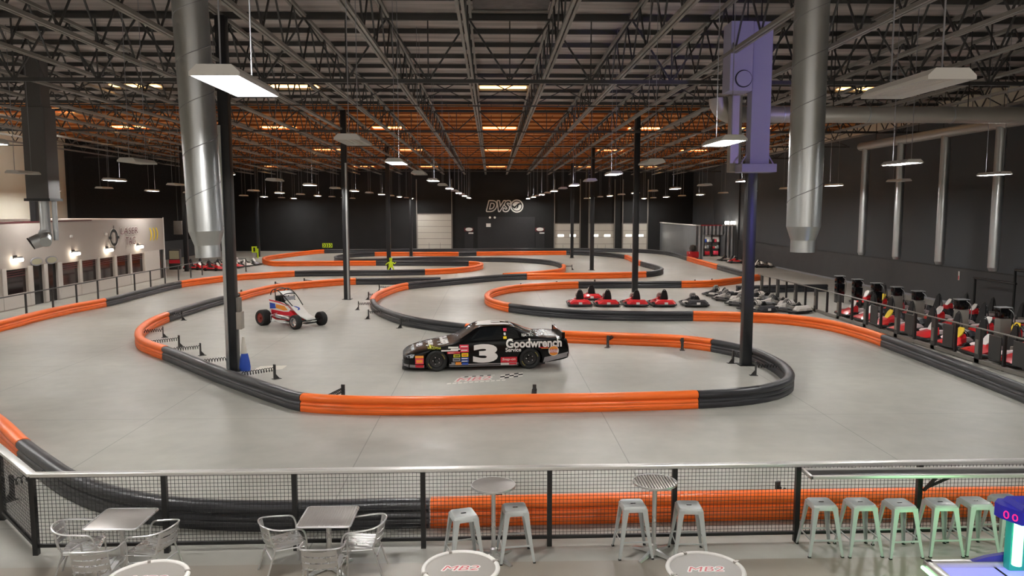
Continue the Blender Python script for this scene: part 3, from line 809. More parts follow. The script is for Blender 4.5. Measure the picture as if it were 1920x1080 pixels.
# ------------------------------------------------------------------ taupe booth on the booth side, with windows, doors, sign
FX = -22.9
def yz(px): return at_x(px, 480, FX).y
YE = at_x(310, 500, FX).y
BH2 = 4.12
wy = [(9, 50), (115, 148), (152, 182), (186, 214), (218, 242), (246, 270)]
dy = [(59, 81), (87, 107), (299.5, 308.5)]
opn = [(yz(a), yz(b), .72, 1.92) for a, b in wy]+[(yz(a), yz(b), 0.0, 2.0) for a, b in dy]
opn.sort()
Y0 = 22.0
fr = MB()
fr.box(FX-.3, FX, Y0, YE, 2.0, BH2)                      # upper fascia
cur = Y0
for a, b, z0, z1 in opn:
    fr.box(FX-.3, FX, cur, a, 0, 2.0)
    if z0 > 0: fr.box(FX-.3, FX, a, b, 0, z0)
    if z1 < 2.0: fr.box(FX-.3, FX, a, b, z1, 2.0)
    cur = b
fr.box(FX-.3, FX, cur, YE, 0, 2.0)
fr.box(LX+.3, FX-.3, YE-.3, YE, 0, BH2)
booth = struct(fr.build('wall_booth', 'booth', smooth=0))
MB().box(LX+.3, FX-.02, Y0, YE, BH2, BH2+.05).build('roof_cap', 'booth', booth, 0)
MB().box(FX-.06, FX+.02, Y0, yz(175), BH2+.01, BH2+.07).build('roof_edge', 'maroon', booth, 0)
MB().box(FX-.02, FX+.02, YE-.06, YE+.02, .0, BH2+.1).build('corner_trim', 'white', booth, 0)
wn = 60
for a, b, z0, z1 in opn:
    isw = z0 > 0
    o = struct(MB().box(FX-.16, FX-.12, a, b, z0, z1).build(('window_%d' if isw else 'door_%d') % wn, 'redglass' if isw else 'screen', smooth=0)); wn += 1
    if isw:
        st = MB()
        for k in range(3): st.bar((FX-.115, a, z1-.15-.1*k), (FX-.115, b, z1-.08-.13*k), .01, .035)
        st.build('red_strip', 'maroon', o, 0)
# white dado panels and pilasters
def dado(a, b, z0, z1, x=.03): return ('d', a, b, z0, z1, x)
pan = MB()
for a, b in ((Y0, yz(57)), (yz(109), yz(298))): pan.box(FX, FX+.03, a, b, .06, .70)
struct(pan.build('trim_20', 'offwhite', smooth=0))
pil = MB()
for px0, px1 in ((0, 8), (51, 58.5), (81.5, 86.5), (107.5, 114), (148.5, 151.5), (182.5, 185.5), (214.5, 217.5), (242.5, 245.5)):
    pil.box(FX, FX+.05, yz(px0), yz(px1), .06, 2.0)
pil.box(FX, FX+.05, yz(270.5), yz(298), .70, 2.0)
struct(pil.build('trim_21', 'offwhite', smooth=0))
for i, px in enumerate((27, 137, 200.6, 258.7)):
    y = yz(px)
    t = thing('wall_sconce', 'lit wall lamp on the taupe booth, %s from the near end' % ORD[i], 'wall lamp', (FX+.0, y, 2.36), 0, 'lit sconces on the booth')
    MB().box(0, .05, -.14, .14, -.05, .22).build('back_plate', 'blacksteel', t, 0)
    MB().box(.05, .3, -.16, .16, .12, .16).build('lamp_arm', 'blacksteel', t, 0)
    MB().rbox(.08, .28, -.30, .30, -.08, .09, .06).build('lamp_glass', 'sconce', t)
for i, px in enumerate((67, 95)):
    y = yz(px)
    t = thing('oval_sign', 'small pale yellow oval sign over the %s dark booth door' % ('near' if i == 0 else 'second'), 'sign', (FX, y, 2.17), 0, 'oval signs over booth doors')
    MB().prism(ellipse(0, 0, .52, .21), lambda u, v: Vector((0.001, u, v)), lambda u, v: Vector((.05, u, v))).build('sign_plate', 'greyv', t)
    mapped(poly_bm([ellipse(0, 0, .45, .15)]), lambda u, v, w: Vector((.055, u, v))).build('sign_face', 'palesign', t, 0)
bx = lambda d: (lambda u, v, w: Vector((d, u, v)))
# target emblem
t = thing('target_emblem', 'black and white crosshair target emblem on the taupe booth', 'sign', (FX, yz(214.5), 3.08), 0)
mapped(poly_bm(ringpoly(0, 0, .56, .44, 28, 1.02)), bx(.03)).build('outer_ring', 'floorwhite', t, 0)
mapped(poly_bm(ringpoly(0, 0, .50, .36, 28, 1.02)), bx(.04)).build('ring', 'blackwall', t, 0)
mk = [[(-.04, .34), (.04, .34), (.04, .72), (-.04, .72)], [(-.04, -.72), (.04, -.72), (.04, -.34), (-.04, -.34)], [(-.66, -.08), (-.3, -.08), (-.3, .08), (-.66, .08)], [(.3, -.08), (.66, -.08), (.66, .08), (.3, .08)]]
mapped(poly_bm(mk), bx(.045)).build('crosshair', 'blackwall', t, 0)
mapped(poly_bm([[(-.08, -.3), (-.02, -.3), (-.02, .3), (-.08, .3)], [(.02, -.3), (.08, -.3), (.08, .3), (.02, .3)], ellipse(0, .22, .05, .05, 10)]), bx(.045)).build('figure_mark', 'floorwhite', t, 0)
# lettering
t = thing('booth_sign', 'two-line maroon and white LASER TAG lettering on the taupe booth', 'sign', (FX, yz(244), 3.14), 0)
for txt, u, v, wd, hh in (('LASER', 0, .30, 2.35, .40), ('TAG', .12, -.34, 1.35, .50)):
    mapped(outline_bm(txt, hh, wd, .12, .035, .0006), lambda a, b, c, u=u, v=v: Vector((.02+c, a+u, b+v))).build('letter_outline', 'floorwhite', t, 0)
    mapped(text_h(txt, hh, wd, .12, .0), lambda a, b, c, u=u, v=v: Vector((.035, a+u, b+v))).build('lettering', 'maroon', t, 0)
t = thing('chevron_sign', 'three yellow curved chevrons on the far end of the taupe booth', 'sign', (FX, yz(289), 3.12), 0)
for k in range(3):
    pts = []
    ys = [-.42, -.3, -.15, 0, .15, .3, .42]; u0 = -.62+.48*k
    pts = [(u0+.20*(1-(v/.42)**2), v) for v in ys]+[(u0+.17+.20*(1-(v/.42)**2), v) for v in reversed(ys)]
    mapped(poly_bm([pts]), bx(.03)).build('chevron', 'yellow', t, 0)
for i, px in enumerate((133.6, 199)):
    tag(MB().rbox(FX, FX+.12, yz(px)-.09, yz(px)+.09, 3.25, 3.4, .03).build('security_camera', 'white'), 'small white camera on the booth fascia, %s the target emblem' % ('far before' if i == 0 else 'just before'), 'camera', 'booth cameras')
# railing in front of the booth
t = thing('guard_railing', 'dark metal guard railing in front of the taupe booth', 'railing', (-21.1, 0, 0))
MB().tube([(0, 26, 1.0), (0, 57.6, 1.0)], .03, 8).build('handrail', 'darksteel', t)
MB().tube([(0, 57.6, 1.0), (2.2, 59.5, 1.0)], .03, 8).build('handrail', 'darksteel', t)
y = 26.6
while y < 58:
    MB().box(-.035, .035, y-.035, y+.035, 0, .985).build('post', 'darksteel', t, 0); y += 2.13
MB().box(2.16, 2.23, 59.46, 59.53, 0, .985).build('post', 'darksteel', t, 0)
# arcade screen and box beyond the booth
p = at_y(329, 500, 62.0)
t = thing('kiosk', 'small kiosk with a yellow and red front standing past the end of the booth', 'kiosk', (p.x, 62, 0), .2)
MB().rbox(-.42, .42, -.3, .3, 0, 1.6, .04).build('cabinet', 'darksteel', t)
MB().box(-.36, .36, -.31, -.30, .85, 1.5).build('poster', 'palesign', t, 0)
MB().box(-.40, .40, -.312, -.30, .5, .78).build('red_panel', 'redv', t, 0)
p = at_y(330, 450, 62.5)
t = thing('wall_monitor', 'grey screen hanging high beyond the end of the booth', 'screen', (p.x, 63, 3.3))
MB().rbox(-.35, .35, -.05, .05, -.55, .55, .03).build('casing', 'greycab', t)
MB().bar((0, 0, .5), (0, 0, deck(63)-3.3), .05).build('hanging_pole', 'blacksteel', t, 0)
# ------------------------------------------------------------------ ducts
def spiral_duct(name, label, x, y, r, z0, z1, m='galv', taper=True):
    t = thing(name, label, 'duct', (x, y, z0))
    prof = [(r*.72, 0), (r*.72, .16), (r, .36)] if taper else [(r, 0)]
    z = prof[-1][1]; H = z1-z0
    b = MB(); b.lathe([(r*.70, .001), (r*.72, .0), (r*.72, .17), (r*1.0, .37)], 32, cap=True); b.build('outlet_collar', m, t, 14)
    b = MB(); pr = []; z = .37
    while z < H-.02:
        z2 = min(H, z+.46); pr += [(r, z), (r, z2)]; z = z2
    pr = [pr[0], pr[-1]]
    b.lathe(pr, 48); b.build('duct_shell', m, t, 12)
    s = MB(); n = int((H-.4)/.62); pts = []
    N = n*24
    for k in range(N+1):
        a = 2*PI*k/24; pts.append(((r+.002)*math.cos(a), (r+.002)*math.sin(a), .42+(H-.5)*k/N))
    s.tube(pts, .006, 4, cap=False); s.build('spiral_seam', 'greyv', t)
    return t
spiral_duct('spiral_duct', 'big silver spiral duct hanging in front of the near column, behind the lit lamp', -4.02, 11.0, .238, 4.12, deck(11)-.05).rotation_euler.y = -.032
spiral_duct('spiral_duct', 'big silver spiral duct with purple sheen, above the row of bar stools', 4.5, 11.0, .236, 4.18, deck(11)-.01)
# purple-lit rectangular duct assembly next to the column
t = thing('rectangular_duct', 'lavender-lit rectangular duct drop with a T-shaped foot beside the column', 'duct', (7.45, 21.6, 0))
MB().rbox(-.27, .27, -.2, .2, 6.05, 9.9, .01, 1).build('duct_drop', 'duct_paint', t)
MB().rbox(-.52, .46, -.3, .3, 5.82, 6.05, .01, 1).build('foot_box', 'duct_paint', t)
MB().bar((.28, 0, 6.35), (.46, 0, 6.06), .03).bar((-.28, 0, 6.35), (-.46, 0, 6.06), .03).build('brace', 'duct_paint', t, 0)
MB().bar((0, 0, 9.85), (0, 0, deck(21.6)-.005), .03).build('hanger', 'blacksteel', t, 0)
MB().rbox(-.66, -.34, .35, .65, 5.85, 8.0, .01, 1).build('rear_drop', 'galvmatte', t)
t = thing('air_unit', 'lavender-lit box air unit with a round port next to the rectangular duct', 'air unit', (6.83, 21.5, 0))
MB().rbox(-.35, .27, -.35, .35, 8.0, 9.85, .015, 1).build('casing', 'duct_paint', t)
MB().cyl((.02, -.35, 8.32), (.02, -.37, 8.32), .235, 28).build('port_ring', 'blacksteel', t)
MB().cyl((.02, -.36, 8.32), (.02, -.42, 8.32), .205, 28).build('port_cover', 'duct_paint', t)
MB().bar((-.2, 0, 9.8), (-.2, 0, deck(21.5)-.01), .03).bar((.2, 0, 9.8), (.2, 0, deck(21.5)-.01), .03).build('hanger', 'blacksteel', t, 0)
# round duct with elbow running to the charcoal wall
t = thing('round_duct', 'long horizontal round duct running from an elbow under the air unit to the charcoal wall', 'duct', (0, 22.62, 0))
el = [Vector((6.75, 0, 8.0)), Vector((6.62, 0, 7.86)), Vector((6.6, 0, 7.72)), Vector((6.75, 0, 7.6)), Vector((7.0, 0, 7.56)), Vector((7.3, 0, 7.56))]
MB().tube([(6.6+.45*(1-math.cos(a)), 0, 8.0-.45*math.sin(a)) for a in [PI/2*k/8 for k in range(9)]], .27, 24).build('elbow', 'galvmatte', t)
MB().tube([(7.04, 0, 7.55), (WX-.02, 0, 7.55)], .24, 24).build('duct_run', 'galvmatte', t)
rg = MB()
for x in (8.5, 11, 13.5, 16, 18.5, 21): rg.tube([(x-.02, 0, 7.55), (x+.02, 0, 7.55)], .25, 24)
rg.build('joint_ring', 'galv', t)
for x in (10, 14, 18, 22): MB().bar((x, 0, 7.75), (x, 0, deck(22.62)-.01), .02).build('hanger', 'blacksteel', t, 0)
# header duct along the pit with four drops
t = thing('header_duct', 'long pale header duct high along the charcoal wall above the pit', 'duct', (20.0, 0, 0))
MB().tube([(0, 19.0, 8.15), (0, 40.6, 8.15), (0, 41.6, 8.15)], .22, 20).build('duct_run', 'galvmatte', t)
for y in range(20, 42, 2): MB().bar((0, y, 8.3), (0, y, deck(y)-.01), .02).build('hanger', 'blacksteel', t, 0)
for i, y in enumerate((30.05, 33.75, 37.4, 41.0)):
    t = thing('drop_duct', 'vertical galvanised drop duct over the karts, %s from the seats' % ORD[i], 'duct', (20.0, y, 2.33), 0, 'drop ducts over the pit')
    MB().cyl((0, 0, .14), (0, 0, 8.0-2.33), .20, 24).build('duct_shell', 'galv', t)
    MB().cyl((0, 0, 0), (0, 0, .15), .15, 24, .2).build('outlet_cone', 'galv', t)
# dark box duct with elbow nozzle above the booth
t = thing('box_duct', 'big dark grey box duct with a swivel nozzle above the taupe booth', 'duct', (-17.1, 30.0, 0))
MB().rbox(-.42, .42, -.4, .4, 5.15, 8.6, .02, 1).build('duct_box', 'duct_dark', t)
MB().box(-.48, .48, -.45, .45, 5.1, 5.2).build('flange', 'blacksteel', t, 0)
MB().rbox(-.3, .3, -.3, .3, 8.6, deck(30)-.01, .02, 1).build('upper_duct', 'duct_dark', t)
MB().cyl((.0, 0, 5.15), (.0, 0, 3.95), .18, 20).build('drop_pipe', 'galv', t)
MB().cyl((.33, .1, 5.15), (.33, .1, 3.6), .09, 16).build('side_pipe', 'galv', t)
MB().tube([(0, 0, 4.0), (-.02, -.02, 3.75), (-.15, -.1, 3.62), (-.4, -.28, 3.5)], [.2, .26, .27, .24], 20).build('nozzle_elbow', 'galv', t)
MB().cyl((-.4, -.28, 3.5), (-.43, -.30, 3.48), .245, 20).build('nozzle_rim', 'blacksteel', t)
MB().tube([(0, 0, 3.85), (.12, -.2, 3.65), (.2, -.4, 3.55)], [.2, .2, .2], 20).build('second_nozzle', 'galv', t)
# red-and-white thermometer sign on the seam, black pipe frame
p = at_x(1798, 517, WX-.1)
t = thing('thermometer', 'small white and red strip mounted on the charcoal wall above the karts', 'sign', (WX-.08, p.y, p.z))
MB().box(-.03, .0, -.05, .05, -.22, .22).build('strip', 'white', t, 0); MB().box(-.034, -.03, -.03, .03, -.2, .0).build('red_band', 'redv', t, 0)
a = at(1829, 575, 0); 
t = thing('pipe_frame', 'black pipe frame standing against the charcoal wall behind the karts', 'frame', (22.9, 0, 0))
y1 = at_x(1829, 515, 22.9).y; z1 = at_x(1829, 515, 22.9).z; y2 = at_x(1903, 522, 22.9).y
MB().tube([(0, y1, 0), (0, y1, 1.55)], .06, 10).build('upright', 'blacksteel', t)
MB().tube([(0, y2, 0), (0, y2, 1.55)], .06, 10).build('upright', 'blacksteel', t)
MB().tube([(0, y1+.1, 1.55), (0, y2-.1, 1.55)], .055, 10).build('crossbar', 'blacksteel', t)
MB().tube([(0, y2, 1.55), (0, y2, 2.15), (0, y2-3.5, 2.15)], .06, 10).build('crossbar', 'blacksteel', t)
# ------------------------------------------------------------------ mesh fence
FZ = 1.15
fc = Vector((-6.36, 10.46, 0)); fl = Vector((-9.6, 13.75, 0))
posts = [fc+Vector((1.794*k, .026*k, 0)) for k in range(11)]
fe = posts[-1]+Vector((1.0, .02, 0))
t = thing('mesh_fence', 'black wire mesh fence with a shiny steel rail between the seats and the track', 'fence', (0, 0, 0))
lp = [fc+(fl-fc).normalized()*d for d in (1.75, 3.5)]
for p in posts+lp:
    MB().box(p.x-.035, p.x+.035, p.y-.035, p.y+.035, 0, FZ-.03).build('post', 'blacksteel', t, 0)
MB().rbox(-.5, .5, -.05, .05, -.02, .02, .008).mesh('x', 'rail')
def railbar(a, b, name, z, w, h, m):
    d = b-a; M = Matrix.Translation((a+b)/2+Vector((0, 0, z))) @ Matrix.Rotation(math.atan2(d.y, d.x), 4, 'Z')
    MB().rbox(-d.length/2, d.length/2, -w/2, w/2, -h/2, h/2, .008, 2, M).build(name, m, t)
railbar(fc, fe, 'top_rail', FZ, .12, .05, 'rail'); railbar(fl, fc, 'top_rail', FZ, .12, .05, 'rail')
railbar(fc, fe, 'bottom_rail', .13, .05, .05, 'blacksteel'); railbar(fl, fc, 'bottom_rail', .13, .05, .05, 'blacksteel')
def mesh_panel(a, b):
    d = b-a; L = d.length; d.normalize(); m = MB(); W = .0048
    n = max(2, round(L/.053)); k = 1
    for i in range(1, n):
        p = a+d*(L*i/n); m.bar((p.x, p.y, .15), (p.x, p.y, FZ-.02), W)
    z = .2
    while z < FZ-.02:
        m.bar((a.x, a.y, z), (b.x, b.y, z), W); z += .053
    m.build('mesh_panel', 'blacksteel', t, 0)
pp = posts+[fe]
for a, b in zip(pp, pp[1:]): mesh_panel(a+Vector((.036, 0, 0)), b-Vector((.036, 0, 0)))
for a, b in zip([fc]+lp, lp+[fl]): mesh_panel(a, b)
# drink rail: narrow tray hung on the fence
t2 = thing('drink_rail', 'narrow black drink rail with shiny edge over the row of bar stools', 'counter', (posts[6].x, posts[6].y, .06))
L = 4.5
MB().box(.06, L, -.34, -.06, 1.0, 1.02).build('tray', 'blacksteel', t2, 0)
MB().rbox(.03, L, -.37, -.33, .99, 1.045, .01).rbox(.03, .07, -.37, -.05, .99, 1.045, .01).build('edge_trim', 'rail', t2)
MB().rbox(.03, L, -.07, -.037, .99, 1.045, .01).build('rear_trim', 'rail', t2)
for x in (1.83,): MB().bar((x, -.04, .70), (x+.0, -.32, .99), .035).bar((x, -.32, .985), (x, -.04, .985), .03).build('bracket', 'blacksteel', t2, 0)
MB().bar((1.84, -.06, .74), (2.05, -.30, .99), .04).build('brace', 'blacksteel', t2, 0)

# ------------------------------------------------------------------ bar stools
def make_stool(label, group):
    t = thing('bar_stool', label, 'stool', (0, 0, 0), 0, group)
    H = .72
    s = MB(); rings = []
    def sq(r, z, rad):
        out = []
        for cx, cy, a0 in ((1, 1, 0), (-1, 1, 90), (-1, -1, 180), (1, -1, 270)):
            for k in range(4):
                a = math.radians(a0+30*k); out.append(Vector((cx*(r-rad)+rad*math.cos(a), cy*(r-rad)+rad*math.sin(a), z)))
        return out
    s.loft([sq(.168, H-.075, .03), sq(.163, H-.02, .035), sq(.152, H, .04), sq(.14, H, .04), sq(.13, H-.006, .04)])
    s.build('seat', 'stool', t, 35)
    MB().rbox(-.035, .035, -.012, .012, H-.006, H-.003, .001, 1).build('handle_slot', 'screen', t, 0)
    for cx in (-1, 1):
        for cy in (-1, 1):
            m = MB()
            def L(z, o, wd, th=.0):
                e = [(o, o), (o, o-wd), (o-.008, o-wd), (o-.008, o-.008), (o-wd, o-.008), (o-wd, o)]
                return [Vector((cx*u, cy*v, z)) for u, v in e]
            m.loft([L(H-.03, .166, .085), L(H-.1, .172, .07), L(.3, .205, .048), L(.015, .243, .032)])
            lg = m.build('leg', 'stool', t, 25)
            MB().box(cx*.243-.018-cx*.014, cx*.243+.018-cx*.014, cy*.243-.018-cy*.014, cy*.243+.018-cy*.014, 0, .02).build('rubber_foot', 'rubber', lg, 0)
    b = MB(); z = .24; o = .209
    for a, c in (((-o, -o), (o, -o)), ((o, -o), (o, o)), ((o, o), (-o, o)), ((-o, o), (-o, -o))): b.bar((a[0], a[1], z), (c[0], c[1], z), .008, .022)
    b.build('foot_brace', 'stool', t, 0)
    return t
st = [(882, 958, .30, 'silver bar stool before the plain round bar table, on the side of the square tables'), (966, 950, .12, 'silver bar stool between the plain round bar table and the next fence post'),
      (1187, 943, .05, 'silver bar stool before the striped round bar table, seat with a dark slot'), (1292, 946, -.06, 'silver bar stool past the striped round bar table')]
g0 = 'bar stools at the round bar tables'
S0 = make_stool(st[0][3], g0); p = at(869, 961, .72); S0.location = (p.x, p.y, 0); S0.rotation_euler.z = .3
for px, py, rz, lab in st[1:]:
    p = at(px, py, .72); dup(S0, (p.x, p.y, 0), rz, lab, g0)
nm = ['first bar stool of the long row under the drink rail, nearest the round tables', 'second bar stool of the long row under the drink rail', 'third bar stool of the long row under the drink rail',
      'fourth bar stool of the long row, just past the rail brace', 'fifth bar stool of the long row, greenest, close to the air hockey scoreboard', 'sixth bar stool of the long row, half hidden by the air hockey scoreboard']
for i, (px, py) in enumerate(((1540, 940), (1613, 940), (1687, 942), (1763, 940), (1829, 938), (1888, 933))):
    p = at(px, py, .72); dup(S0, (p.x, p.y, 0), -.02+.03*(i % 3), nm[i], 'bar stools under the drink rail')

# ------------------------------------------------------------------ tables
def cross_base(t, r, m='alu', z=.0):
    for k in range(4):
        a = PI/2*k+PI/4
        b = MB(); b.loft([[Vector((q*math.cos(a)-u*math.sin(a), q*math.sin(a)+u*math.cos(a), zz)) for u, zz in ((-wd, z+z0), (wd, z+z0), (wd*.7, z+z1), (-wd*.7, z+z1))] for q, wd, z0, z1 in ((.03, .035, .03, .10), (r*.6, .03, .02, .055), (r, .022, .0, .025))])
        b.build('foot', m, t, 30)
def wavy_top(r, n, amp, axis='x', square=None):
    b = MB(); st_ = 72
    return b
bt = [(925, 907, 'plain', 'tall round bar table with a smooth silver top between two silver stools'), (1227, 901, 'striped', 'tall round bar table with a ribbed striped silver top beside a fence post')]
for px, py, kind, lab in bt:
    p = at(px, py, 1.06)
    t = thing('bar_table', lab, 'table', (p.x, p.y-.03, .035), 0, 'round bar tables')
    if kind == 'plain':
        MB().lathe([(.0, 1.0), (.285, 1.0), (.30, 1.005), (.302, 1.02), (.296, 1.03), (.285, 1.024), (.0, 1.022)], 40, cap=False).build('tabletop', 'alu2', t, 30)
    else:
        m = MB(); N = 15; r = .292
        for i in range(N):
            x0 = -r+2*r*i/N; x1 = x0+2*r/N; h0 = math.sqrt(max(0, r*r-((x0+x1)/2)**2))
            if h0 < .03: continue
            m.rbox(x0+.006, x1-.006, -h0, h0, 1.008, 1.026, .006, 2)
        m.lathe([(.0, 1.0), (.29, 1.0), (.29, 1.008), (0, 1.008)], 40, cap=False)
        m.build('tabletop', 'alu2', t, 30)
    MB().lathe([(.290, 1.0), (.303, 1.0), (.306, 1.015), (.302, 1.03), (.294, 1.03), (.290, 1.02), (.290, 1.0)], 40, cap=False).build('rim', 'alu', t)
    MB().lathe([(.03, .05), (.03, .96), (.1, .985), (.1, 1.0)], 20).build('pole', 'alu', t)
    MB().lathe([(.05, -.03), (.05, .12), (.032, .14)], 20).build('hub', 'alu', t)
    cross_base(t, .34, 'alu', -.035)
sq = [((-4.90, 9.92), 'square metal cafe table closest to the fence corner'), ((-2.18, 9.92), 'square metal cafe table with a ribbed top, second from the fence corner')]
for i, (q, lab) in enumerate(sq):
    t = thing('square_table', lab, 'table', (q[0], q[1], 0), 0, 'square cafe tables')
    a = .345
    if i == 0: MB().rbox(-a+.01, a-.01, -a+.01, a-.01, .715, .738, .01).build('tabletop', 'alu2', t)
    else:
        m = MB(); m.rbox(-a+.01, a-.01, -a+.01, a-.01, .715, .73, .005)
        for k in range(20): m.rbox(-a+.012+.0335*k, -a+.012+.0335*k+.028, -a+.012, a-.012, .728, .738, .004, 1)
        m.build('tabletop', 'alu2', t, 30)
    pts = []
    for cx, cy, a0 in ((1, 1, 0), (-1, 1, 90), (-1, -1, 180), (1, -1, 270)):
        for k in range(5):
            g = math.radians(a0+22.5*k); pts.append((cx*(a-.05)+.05*math.cos(g), cy*(a-.05)+.05*math.sin(g), .726))
    MB().tube(pts, .014, 8, closed=True).build('rim', 'alu', t)
    MB().lathe([(.035, .05), (.035, .69), (.12, .70), (.12, .715)], 20).build('pole', 'alu', t)
    MB().lathe([(.06, .02), (.06, .12), (.036, .14)], 20).build('hub', 'alu', t)
    cross_base(t, .36)
# round tables with printed logo
def logo_parts(t, sc, z, colr, rim):
    f = lambda u, v, w: Vector((u, v, z+w))
    mapped(outline_bm('MB2', .25*sc, .93*sc, .30, .035*sc, .00005), f).build('logo_outline', rim, t, 0)
    mapped(text_h('MB2', .25*sc, .93*sc, .30, .0), lambda u, v, w: Vector((u, v, z+.0012))).build('logo_print', colr, t, 0)
for px, py, lab in ((275, 1083, 'round logo table with a white rim in front of the first square table'), (864, 1064, 'round logo table with a white rim in front of the plain bar table'), (1323, 1066, 'round logo table with a white rim in front of the striped bar table')):
    p = at(px, py, 1.02)
    t = thing('logo_table', lab, 'table', (p.x, p.y, 0), 0, 'round logo tables with white rims')
    MB().lathe([(0, .995), (.37, .995), (.37, 1.012), (0, 1.012)], 48, cap=False).build('tabletop', 'tabletop', t, 30)
    pr = [(.392+.026*math.cos(a), 1.008+.024*math.sin(a)) for a in [2*PI*k/10 for k in range(11)]]
    MB().lathe(pr, 56, cap=False).build('rim', 'white', t)
    for a in (.35, .35+PI/2*1, .35+PI, .35+1.5*PI):
        MB().box(-.028, .028, -.016, .016, -.027, .027, Matrix.Rotation(a, 4, 'Z') @ Matrix.Translation((.392, 0, 1.008))).build('rim_clip', 'galvmatte', t, 0)
    MB().lathe([(.04, .02), (.04, .97), (.14, .985), (.14, .995)], 20).build('pole', 'blacksteel', t)
    MB().lathe([(.30, 0), (.30, .015), (.08, .04), (.04, .06)], 32).build('base', 'blacksteel', t)
    logo_parts(t, .42, 1.0135, 'logored', 'white')
# ------------------------------------------------------------------ cafe armchairs
def make_chair(label):
    t = thing('cafe_armchair', label, 'chair', (0, 0, 0), 0, 'aluminium cafe armchairs')
    R = .0125
    P = [(.245, .24, .0), (.255, .23, .3), (.262, .215, .56), (.262, .17, .635), (.265, .05, .66), (.262, -.12, .685), (.215, -.235, .71), (.11, -.30, .73), (0, -.315, .735)]
    P = P+[(-x, y, z) for x, y, z in reversed(P[:-1])]
    pts, _ = catmull(P, False, .04)
    MB().tube(pts, R, 8).build('arm_frame', 'alu', t)
    for s in (-1, 1):
        q, _ = catmull([(s*.225, -.30, 0), (s*.215, -.22, .25), (s*.205, -.17, .43), (s*.205, -.20, .5), (s*.20, -.245, .71)], False, .05)
        MB().tube(q, R, 8).build('leg', 'alu', t)
        MB().tube([(s*.252, .23, .40), (s*.205, -.16, .40)], .010, 8).build('seat_rail', 'alu', t)
    MB().tube([(-.252, .232, .40), (.252, .232, .40)], .010, 8).build('stretcher', 'alu', t)
    MB().tube([(-.213, -.21, .28), (.213, -.21, .28)], .010, 8).build('stretcher', 'alu', t)
    m = MB()
    for k in range(6):
        x0 = -.228+.077*k
        m.loft([[Vector((x0+.004, y, z)), Vector((x0+.064, y, z)), Vector((x0+.064, y, z+.008)), Vector((x0+.004, y, z+.008))] for y, z in ((.25, .405), (.22, .428), (.1, .428), (-.1, .415), (-.185, .42))])
    m.build('seat', 'alu', t, 30)
    m = MB()
    for k in range(3):
        z0 = .475+.082*k; d = .03*k/2
        rings = []
        for i in range(9):
            u = -1+2*i/8; x = .205*u; y = -.205-d-.055*(1-u*u)
            rings.append([Vector((x, y, z0)), Vector((x, y-.012, z0+.062)), Vector((x, y-.020, z0+.062)), Vector((x, y-.008, z0))])
        m.loft(rings)
    m.build('backrest', 'alu', t, 35)
    return t
ch = [((-5.38, 9.80), -PI/2+.25, 'aluminium armchair on the outer side of the first square table, by the fence corner'), ((-4.42, 9.74), PI/2-.2, 'aluminium armchair between the first square table and the second'),
      ((-4.86, 9.20), .12, 'aluminium armchair with its back to the viewer at the first square table'), ((-2.76, 9.87), -PI/2+.5, 'aluminium armchair tucked at the near-corner side of the ribbed square table'),
      ((-1.72, 9.83), PI/2+.0, 'aluminium armchair at the ribbed square table, on the side of the bar stools'), ((-2.10, 9.20), .02, 'aluminium armchair with its back to the viewer at the ribbed square table')]
C0 = make_chair(ch[0][2]); C0.location = (ch[0][0][0], ch[0][0][1], 0); C0.rotation_euler.z = ch[0][1]
for q, rz, lab in ch[1:]: dup(C0, (q[0], q[1], 0), rz, lab)

# ------------------------------------------------------------------ air hockey table
t = thing('air_hockey_table', 'air hockey table with lit lavender surface, white-green light tubes and purple scoreboard', 'game table', (5.55, 7.6, 0), -.02)
# local frame: x to the side, y away from the camera; only the far corner is in view
MB().rbox(-.62, 1.5, -1.1, .62, .20, .76, .03).build('cabinet', 'purple', t)
MB().box(-.56, 1.45, -1.05, .56, .762, .77).build('play_surface', 'airblue', t, 0)
MB().box(.10, .13, -1.05, .56, .7705, .772).build('court_line', 'blackwall', t, 0)
m = MB(); m.rbox(-.66, -.56, -1.1, .66, .74, .83, .02); m.rbox(-.66, 1.5, .56, .66, .74, .83, .02); m.build('edge_rail', 'rail', t)
m = MB(); m.prism([(-.22, .80), (.02, .88), (.25, .92), (1.5, .93), (1.5, .80)], lambda u, v: Vector((u, .585, v)), lambda u, v: Vector((u, .64, v))); m.build('end_shield', 'purple', t)
MB().tube([(-.665, -1.1, .74), (-.665, .64, .74)], .022, 10).build('light_tube', 'greenled', t)
for x in (-.5, 1.3): MB().box(x-.08, x+.08, .35, .5, 0, .21).build('leg', 'blacksteel', t, 0)
m = MB(); m.rbox(.20, .55, .46, .58, .77, 1.40, .03); m.build('light_pillar', 'tealp', t)
MB().tube([(.27, .44, .86), (.27, .44, 1.36)], .05, 12).build('light_tube', 'greenled', t)
m = MB(); m.prism([(.10, .52), (.20, .30), (1.3, .30), (1.3, .72), (.20, .72), (.10, .62)], lambda u, v: Vector((u, v, 1.37)), lambda u, v: Vector((u, v, 1.52))); m.build('scoreboard', 'indigo', t, 20)
m = MB(); m.prism([(.22, .34), (1.25, .34), (1.25, .68), (.22, .68)], lambda u, v: Vector((u, v, 1.52)), lambda u, v: Vector((u+.04, v*.9+.05, 1.57))); m.build('scoreboard_cap', 'indigo', t, 20)
pA = Vector((.10, .52, 0)); dA = (Vector((.20, .30, 0))-pA); LA = dA.length; dA.normalize(); nA = Vector((dA.y, -dA.x, 0))
if nA.x > 0: nA = -nA
for f, hh in ((.30, .085), (.70, .075)):
    mapped(text_h('0', hh, .06, 0, -.015), lambda u, v, w: pA+dA*(LA*f+u)+nA*.004+Vector((0, 0, 1.435+v))).build('score_digit', 'led', t, 0)
